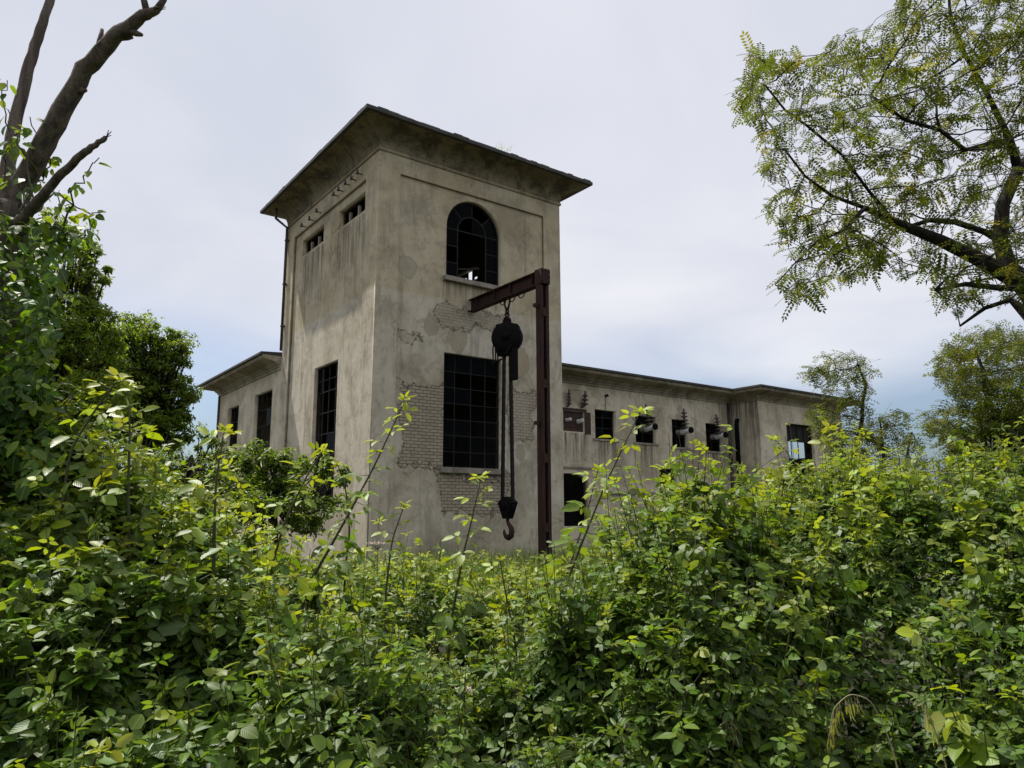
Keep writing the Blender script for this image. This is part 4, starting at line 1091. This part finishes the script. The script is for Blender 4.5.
# leafy sprigs standing out of the mass: every one a stem with leaves that grow smaller and paler to the tip
def sprigs(n, ya, yb, hmin, hmax, T, smin, smax, per=9, up=.8, age_tone_b=.18, age_tone_t=.75, bias=0., low=False):
    y = np.sqrt(rng.uniform(ya ** 2, yb ** 2, n * 3)); a = rng.uniform(-1.1, 1.1, n * 3); x = a * y
    nn, h = slope(x, y); ok = rng.random(n * 3) < np.clip(1 / np.maximum(nn[:, 2], .25), 1, 4) / 2.0
    ok &= rng.random(n * 3) < np.where(bump_at(x, y) < -.08, .3, 1.)
    if low: px = 512 + x / y * 751; ok &= (px < 400) | (px > 590)
    x, y, nn, h = x[ok][:n], y[ok][:n], nn[ok][:n], h[ok][:n]; n = len(x)
    G = {0: [], 1: [], 2: []}; px = 512 + x / y * 751; reg = region_of(px); fs = np.interp(px, [250, 450], [1.0, .78])
    kind = rng.choice(4, n, p=[.48, .22, .16, .14])
    for i in range(n):
        ln = rng.uniform(hmin, hmax); lean = unit(nn[i] * (1 - up) + np.array([rng.normal(0, .22), rng.normal(-.1, .22), up]))
        p0 = np.array([x[i], y[i], h[i]]) - nn[i] * .14; bend = rng.normal(0, .16, 3) * ln - np.array([0, 0, .12]) * ln * rng.random()
        tt = np.linspace(0, 1, 6)[:, None]; Q = p0 + lean * (ln + .14) * tt + bend * tt ** 2
        k = int(reg[i]); TB[k].tube(Q, np.linspace(.0035, .0012, 6), 4, 1, caps=False)
        m = max(5, int(per * rng.uniform(.7, 1.3)))
        t = np.sort(rng.uniform(.12, 1, m)); ang = np.arange(m) * 2.4 + rng.random() * 6
        P = p0 + lean * (ln + .14) * t[:, None] + bend * (t ** 2)[:, None]
        X = np.stack([np.cos(ang), np.sin(ang), -.35 + .95 * t ** 2], 1) + rng.normal(0, .2, (m, 3))
        N = np.stack([np.cos(ang) * .45, np.sin(ang) * .45 - .15, np.ones(m) * .85], 1) + rng.normal(0, .38, (m, 3))
        s_ = (smin + (smax - smin) * (1 - t)) * rng.uniform(.75, 1.25, m) * fs[i] * (1.25 if kind[i] == 1 else 1)
        ag = np.clip(age_tone_b + (age_tone_t + bias * rng.random() + rng.normal(0, .13) - age_tone_b) * t ** 1.2 + rng.normal(0, .07, m), 0, 1)
        G[k].append((P, X, N, s_, ag, np.full(m, kind[i])))
    for k in G:
        if not G[k]: continue
        P, X, N, s_, ag, kd = [np.concatenate(q) for q in zip(*G[k])]
        for q, (n3, wr, sc) in enumerate(((3, .62, 1.), (3, .86, .95), (5, .55, .85), (3, .42, 1.1))):
            m = kd == q
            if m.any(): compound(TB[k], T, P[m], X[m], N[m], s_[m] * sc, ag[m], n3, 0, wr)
sprigs(1500, 1.95, 3.4, .10, .38, T_LEAF, .045, .105, 9, .85, .08, .58)  # front band: low age values paint the shade of this face into the leaf colour
sprigs(1740, 3.2, 5.2, .12, .44, T_LEAF, .045, .105, 10, .88, .18, .84)  # from here back, higher age values put the lit top band into the colour
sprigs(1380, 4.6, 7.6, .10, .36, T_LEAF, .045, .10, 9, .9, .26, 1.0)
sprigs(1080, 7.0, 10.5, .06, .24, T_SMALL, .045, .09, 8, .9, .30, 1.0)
sprigs(145, 2.6, 6.5, .35, .70, T_LEAF, .05, .11, 14, .95, .25, 1.0, low=True)
# arching canes inside the mass
for i in range(110):
    y = math.sqrt(rng.uniform(2.1 ** 2, 7 ** 2)); x = rng.uniform(-.85, .85) * y; h = float(H(np.array([x]), np.array([y]))[0])
    d = unit(np.array([rng.normal(0, 1), rng.normal(-.5, .6), 0])) * rng.uniform(.3, .9); b = np.array([x, y, max(.0, h - rng.uniform(.5, 1.0))])
    t = np.linspace(0, 1, 8)[:, None]; Q = b + d * t + np.array([0, 0, 1.]) * (np.sin(t * PI * .8) * rng.uniform(.3, .75))
    TB[int(region_of(np.array([512 + x / y * 751]))[0])].tube(Q, np.linspace(.0045, .002, 8), 5, 1, caps=False)
for k, lab in enumerate(('tall leafy bramble thicket banked up on the left under the dead tree', 'low hollow of leafy bramble in front of the tower', 'high mound of leafy bramble on the right in front of the wing')):
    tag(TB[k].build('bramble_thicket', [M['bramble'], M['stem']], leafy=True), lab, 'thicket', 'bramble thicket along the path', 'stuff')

# ------------------------------------------------------------------ tall young shoots that stand out one by one
def shoot(label, pts, r0=.012, s0=.095, s1=.04, pitch=.042, n3=3, age_tone_b=.30, age_tone_t=.92, start=.05, name='young_shoot', wr=.6):
    Q = np.array([at(a, b, Yy) for a, b, Yy in pts])
    base = np.array([Q[0][0], Q[0][1], 0.]); Q = np.concatenate([[base + (Q[0] - base) * np.array([0, 0, .02])], Q]) - base
    # Catmull-like resample
    t = np.linspace(0, len(Q) - 1, 40); q = np.stack([np.interp(t, np.arange(len(Q)), Q[:, c]) for c in range(3)], 1)
    for _ in range(5): q[1:-1] = (q[:-2] + q[1:-1] * 2 + q[2:]) / 4
    o = thing(name, label, 'shoot', tuple(base), 0, 'young shoots rising out of the thicket')
    mb = MB(); mb.tube(q, np.linspace(r0 * .9, .003, 40), 7); mb.build('stem', M['stem'], o)
    seg = np.linalg.norm(np.diff(q, axis=0), axis=1); cum = np.concatenate([[0], np.cumsum(seg)]); tot = cum[-1]
    vis0 = cum[10]
    ss = np.arange(vis0 + (tot - vis0) * start, tot, pitch); f = (ss - vis0) / (tot - vis0)
    keep = np.cumsum(np.ones_like(ss)) > 0
    P = np.stack([np.interp(ss, cum, q[:, c]) for c in range(3)], 1); n = len(ss)
    if n == 0: return o
    s0 *= 1.5; s1 *= 1.45
    lb = MB(); ang = np.arange(n) * 2.45 + rng.random() * 6
    X = np.stack([np.cos(ang), np.sin(ang), -.40 + .85 * f ** 2], 1) + rng.normal(0, .18, (n, 3))
    N = np.stack([np.cos(ang) * .5, np.sin(ang) * .5 - .25, np.ones(n) * .8], 1) + rng.normal(0, .35, (n, 3))
    s_ = (s0 + (s1 - s0) * f) * rng.uniform(.75, 1.2, n)
    pet = unit(X) * (s_ * .55)[:, None]
    for i in range(n): mb2 = lb.tube([P[i], P[i] + pet[i]], [.0022, .0015], 4, 1, caps=False)
    compound(lb, T_LEAF, P + pet, X, N, s_, np.clip(age_tone_b + (age_tone_t - age_tone_b) * f ** .9 + rng.normal(0, .08, n), 0, 1), n3, 0, wr)
    m = 5; an = np.arange(m) * 2.4 + rng.random() * 6; up = unit(q[-1] - q[-4])      # the tuft at the tip
    X = np.stack([np.cos(an), np.sin(an), rng.uniform(.1, .9, m)], 1) + up * rng.uniform(.1, .8, (m, 1)); N = np.stack([-np.cos(an), -np.sin(an), np.ones(m)], 1) + rng.normal(0, .4, (m, 3))
    compound(lb, T_LEAF, np.repeat(q[-1:], m, 0), X, N, s1 * rng.uniform(.35, .95, m), np.clip(rng.normal(.97, .05, m), 0, 1), n3, 0, wr)
    lb.build('foliage', [M['bramble'], M['stem']], o, leafy=True)
    return o
shoot('long slanting cane with pale tip in front of the tower corner', [(300, 600, 4.3), (340, 530, 4.25), (375, 465, 4.2), (405, 400, 4.1)], .013, .085, .045)
shoot('upright shoot with star shaped tip below the tall tower window', [(448, 640, 4.6), (462, 560, 4.6), (474, 510, 4.6), (481, 478, 4.6)], .012, .08, .05)
shoot('long cane crossing the right wing beside the gantry post', [(545, 640, 4.4), (575, 560, 4.4), (605, 485, 4.4), (640, 412, 4.3)], .014, .10, .05)
shoot('stout shoot with a yellow tuft in front of the left evergreen', [(130, 560, 3.7), (128, 490, 3.7), (130, 430, 3.7), (128, 388, 3.7)], .013, .09, .045)
shoot('thick upright stem with yellow top in front of the left wing', [(213, 610, 3.7), (214, 540, 3.7), (216, 480, 3.7), (224, 432, 3.7)], .015, .10, .05)
shoot('bent shoot below the left face of the tower', [(268, 580, 4.2), (285, 520, 4.2), (310, 470, 4.2), (322, 452, 4.2)], .010, .075, .045)
shoot('bare lower stem with leafy tip at the foot of the tower corner', [(385, 640, 4.0), (386, 590, 4.0), (392, 540, 4.0), (404, 506, 4.0)], .010, .07, .04, start=.45)
shoot('short shoot in front of the gantry post foot', [(548, 640, 5.0), (565, 580, 5.0), (585, 520, 5.0), (598, 470, 5.0)], .012, .085, .05)
shoot('slender shoot with a narrow spire in front of the inner corner of the right wing', [(690, 560, 5.6), (694, 510, 5.6), (698, 470, 5.6), (700, 446, 5.6)], .009, .07, .04)
shoot('arching spray left of the arched opening of the right wing', [(640, 560, 5.4), (655, 510, 5.4), (672, 480, 5.3), (664, 468, 5.2)], .009, .07, .045)
shoot('leafy shoot under the end block window', [(795, 540, 6.0), (798, 490, 6.0), (790, 455, 6.0), (775, 440, 6.0)], .010, .085, .05)
shoot('big leaved shoot before the slim roof end locust', [(850, 540, 6.0), (845, 500, 6.0), (838, 460, 6.0), (832, 430, 6.0)], .011, .11, .07)
shoot('low yellow tipped shoot at the bottom left corner', [(75, 900, 2.3), (82, 800, 2.2), (92, 768, 2.15), (98, 752, 2.1)], .008, .05, .035)
shoot('yellow green shoot between the bent shoot and the corner cane', [(345, 570, 4.4), (350, 530, 4.4), (346, 490, 4.4), (338, 466, 4.4)], .009, .07, .04)
shoot('short bright shoot in the hollow right of the hook', [(520, 700, 3.9), (515, 640, 3.9), (505, 590, 3.9), (500, 560, 3.9)], .009, .065, .04)
shoot('sunlit sprig at the top left below the climber', [(60, 520, 3.5), (70, 450, 3.5), (95, 410, 3.5), (118, 380, 3.4)], .010, .085, .05)

# ------------------------------------------------------------------ grass at the foot of the tower, nodding grass in front
gb = MB(); n = 9000
u = rng.uniform(-.5, 12, n); v = -rng.uniform(.3, 9, n); P = C0 + u[:, None] * U + v[:, None] * Vv; P[:, 2] = 0
X = unit(np.array([0, 0, 1.]) + rvec(n) * .35); N = unit(rvec(n) + np.array([0, -.5, 0])); N = unit(N - X * (N * X).sum(1, keepdims=True))
gb.leaves(T_BLADE, P, X, N, rng.uniform(.35, .95, n), rng.uniform(.008, .02, n), np.clip(rng.normal(.55, .2, n), 0, 1), rng.random(n))
tag(gb.build('grass', [M['grass']], leafy=True), 'tall green grass growing at the foot of the tower', 'grass', kind='stuff')
def nodding(label, pts, nsp, Yd):
    Q = np.array([at(a, b, Yy) for a, b, Yy in pts]); base = np.array([Q[0][0], Q[0][1], 0.]); Q = np.concatenate([[base], Q]) - base
    t = np.linspace(0, len(Q) - 1, 40); q = np.stack([np.interp(t, np.arange(len(Q)), Q[:, c]) for c in range(3)], 1)
    for _ in range(4): q[1:-1] = (q[:-2] + q[1:-1] * 2 + q[2:]) / 4
    o = thing('nodding_grass', label, 'grass stalk', tuple(base), 0, 'nodding grass stalks in front of the thicket')
    mb = MB(); mb.tube(q, np.linspace(.0028, .001, 40), 5); mb.build('stalk', M['drystem'], o)
    lb = MB(); k = rng.integers(24, 40, nsp); P = q[k]; X = unit(np.array([0, 0, -1.]) + rvec(nsp) * .25)
    for a in range(nsp): lb.tube([P[a], P[a] + X[a] * .03], [.0008, .0006], 3, 1, caps=False)
    L = rng.uniform(.03, .055, nsp); lb.leaves(T_BLADE, P + X * .03, X, rvec(nsp), L, .006, 1.0, rng.random(nsp)); lb.build('spikelet_tuft', [M['grass'], M['drystem']], o, leafy=True)
nodding('arching pale grass stalk with drooping spikelets on the lower right', [(905, 800, 2.6), (892, 745, 2.6), (872, 700, 2.6), (850, 693, 2.6), (833, 708, 2.6), (830, 730, 2.6)], 34, 2.6)
nodding('taller straight grass stalk right of the arching one', [(955, 810, 2.6), (945, 760, 2.6), (930, 715, 2.6), (915, 690, 2.6)], 12, 2.6)
nodding('thin nodding grass stalk at the foot of the middle hollow', [(690, 800, 2.7), (705, 740, 2.7), (728, 718, 2.7), (742, 735, 2.7)], 18, 2.7)
wp = loc2w(4.2, -.84, 13.83); o = thing('roof_weed', 'wispy dry weed tuft growing on the tower roof edge', 'weed', tuple(wp))
gb = MB(); n = 26; X = unit(np.array([0, 0, 1.]) + rvec(n) * .55); N = rvec(n); N = unit(N - X * (N * X).sum(1, keepdims=True))
gb.leaves(T_BLADE, np.stack([rng.uniform(-.35, .35, n) * U[0], rng.uniform(-.35, .35, n) * U[1] * 0 + rng.uniform(-.05, .05, n), np.zeros(n)], 1), X, N, rng.uniform(.15, .5, n), .012, .9, rng.random(n)); gb.build('blades', [M['grass']], o, leafy=True)
# flat flower heads
def umbel(label, px, py, Yy, r_):
    c = at(px, py, Yy); base = np.array([c[0], c[1], 0.]); c = c - base
    o = thing('flower_head', label, 'flower', tuple(base), 0, 'pale flower heads in the thicket')
    mb = MB(); mb.tube([(0, 0, 0), (.01, .02, c[2] * .5), c - np.array([0, 0, .05])], [.006, .005, .004], 5)
    for k in range(14):
        a = k * 2.4; rr = r_ * math.sqrt(k / 14); mb.tube([c - np.array([0, 0, .05]), c + np.array([rr * math.cos(a), rr * math.sin(a), 0])], [.0015, .001], 3, caps=False)
    mb.build('stem', M['stem'], o)
    fb = MB(); n = 140; a = rng.uniform(0, 2*PI, n); rr = r_ * np.sqrt(rng.random(n)); P = c + np.stack([rr * np.cos(a), rr * np.sin(a), rng.normal(0, .004, n)], 1)
    fb.leaves(T_SMALL, P, rvec(n) * np.array([1, 1, .3]), np.array([0, 0, 1.]) + rvec(n) * .4, .012, .010, 0, 0); fb.build('blossom', M['bloom'], o)
umbel('tan flat flower head at the foot of the tower corner', 378, 543, 5.6, .085)
umbel('pinkish flower head low in the middle hollow', 465, 690, 2.9, .03)
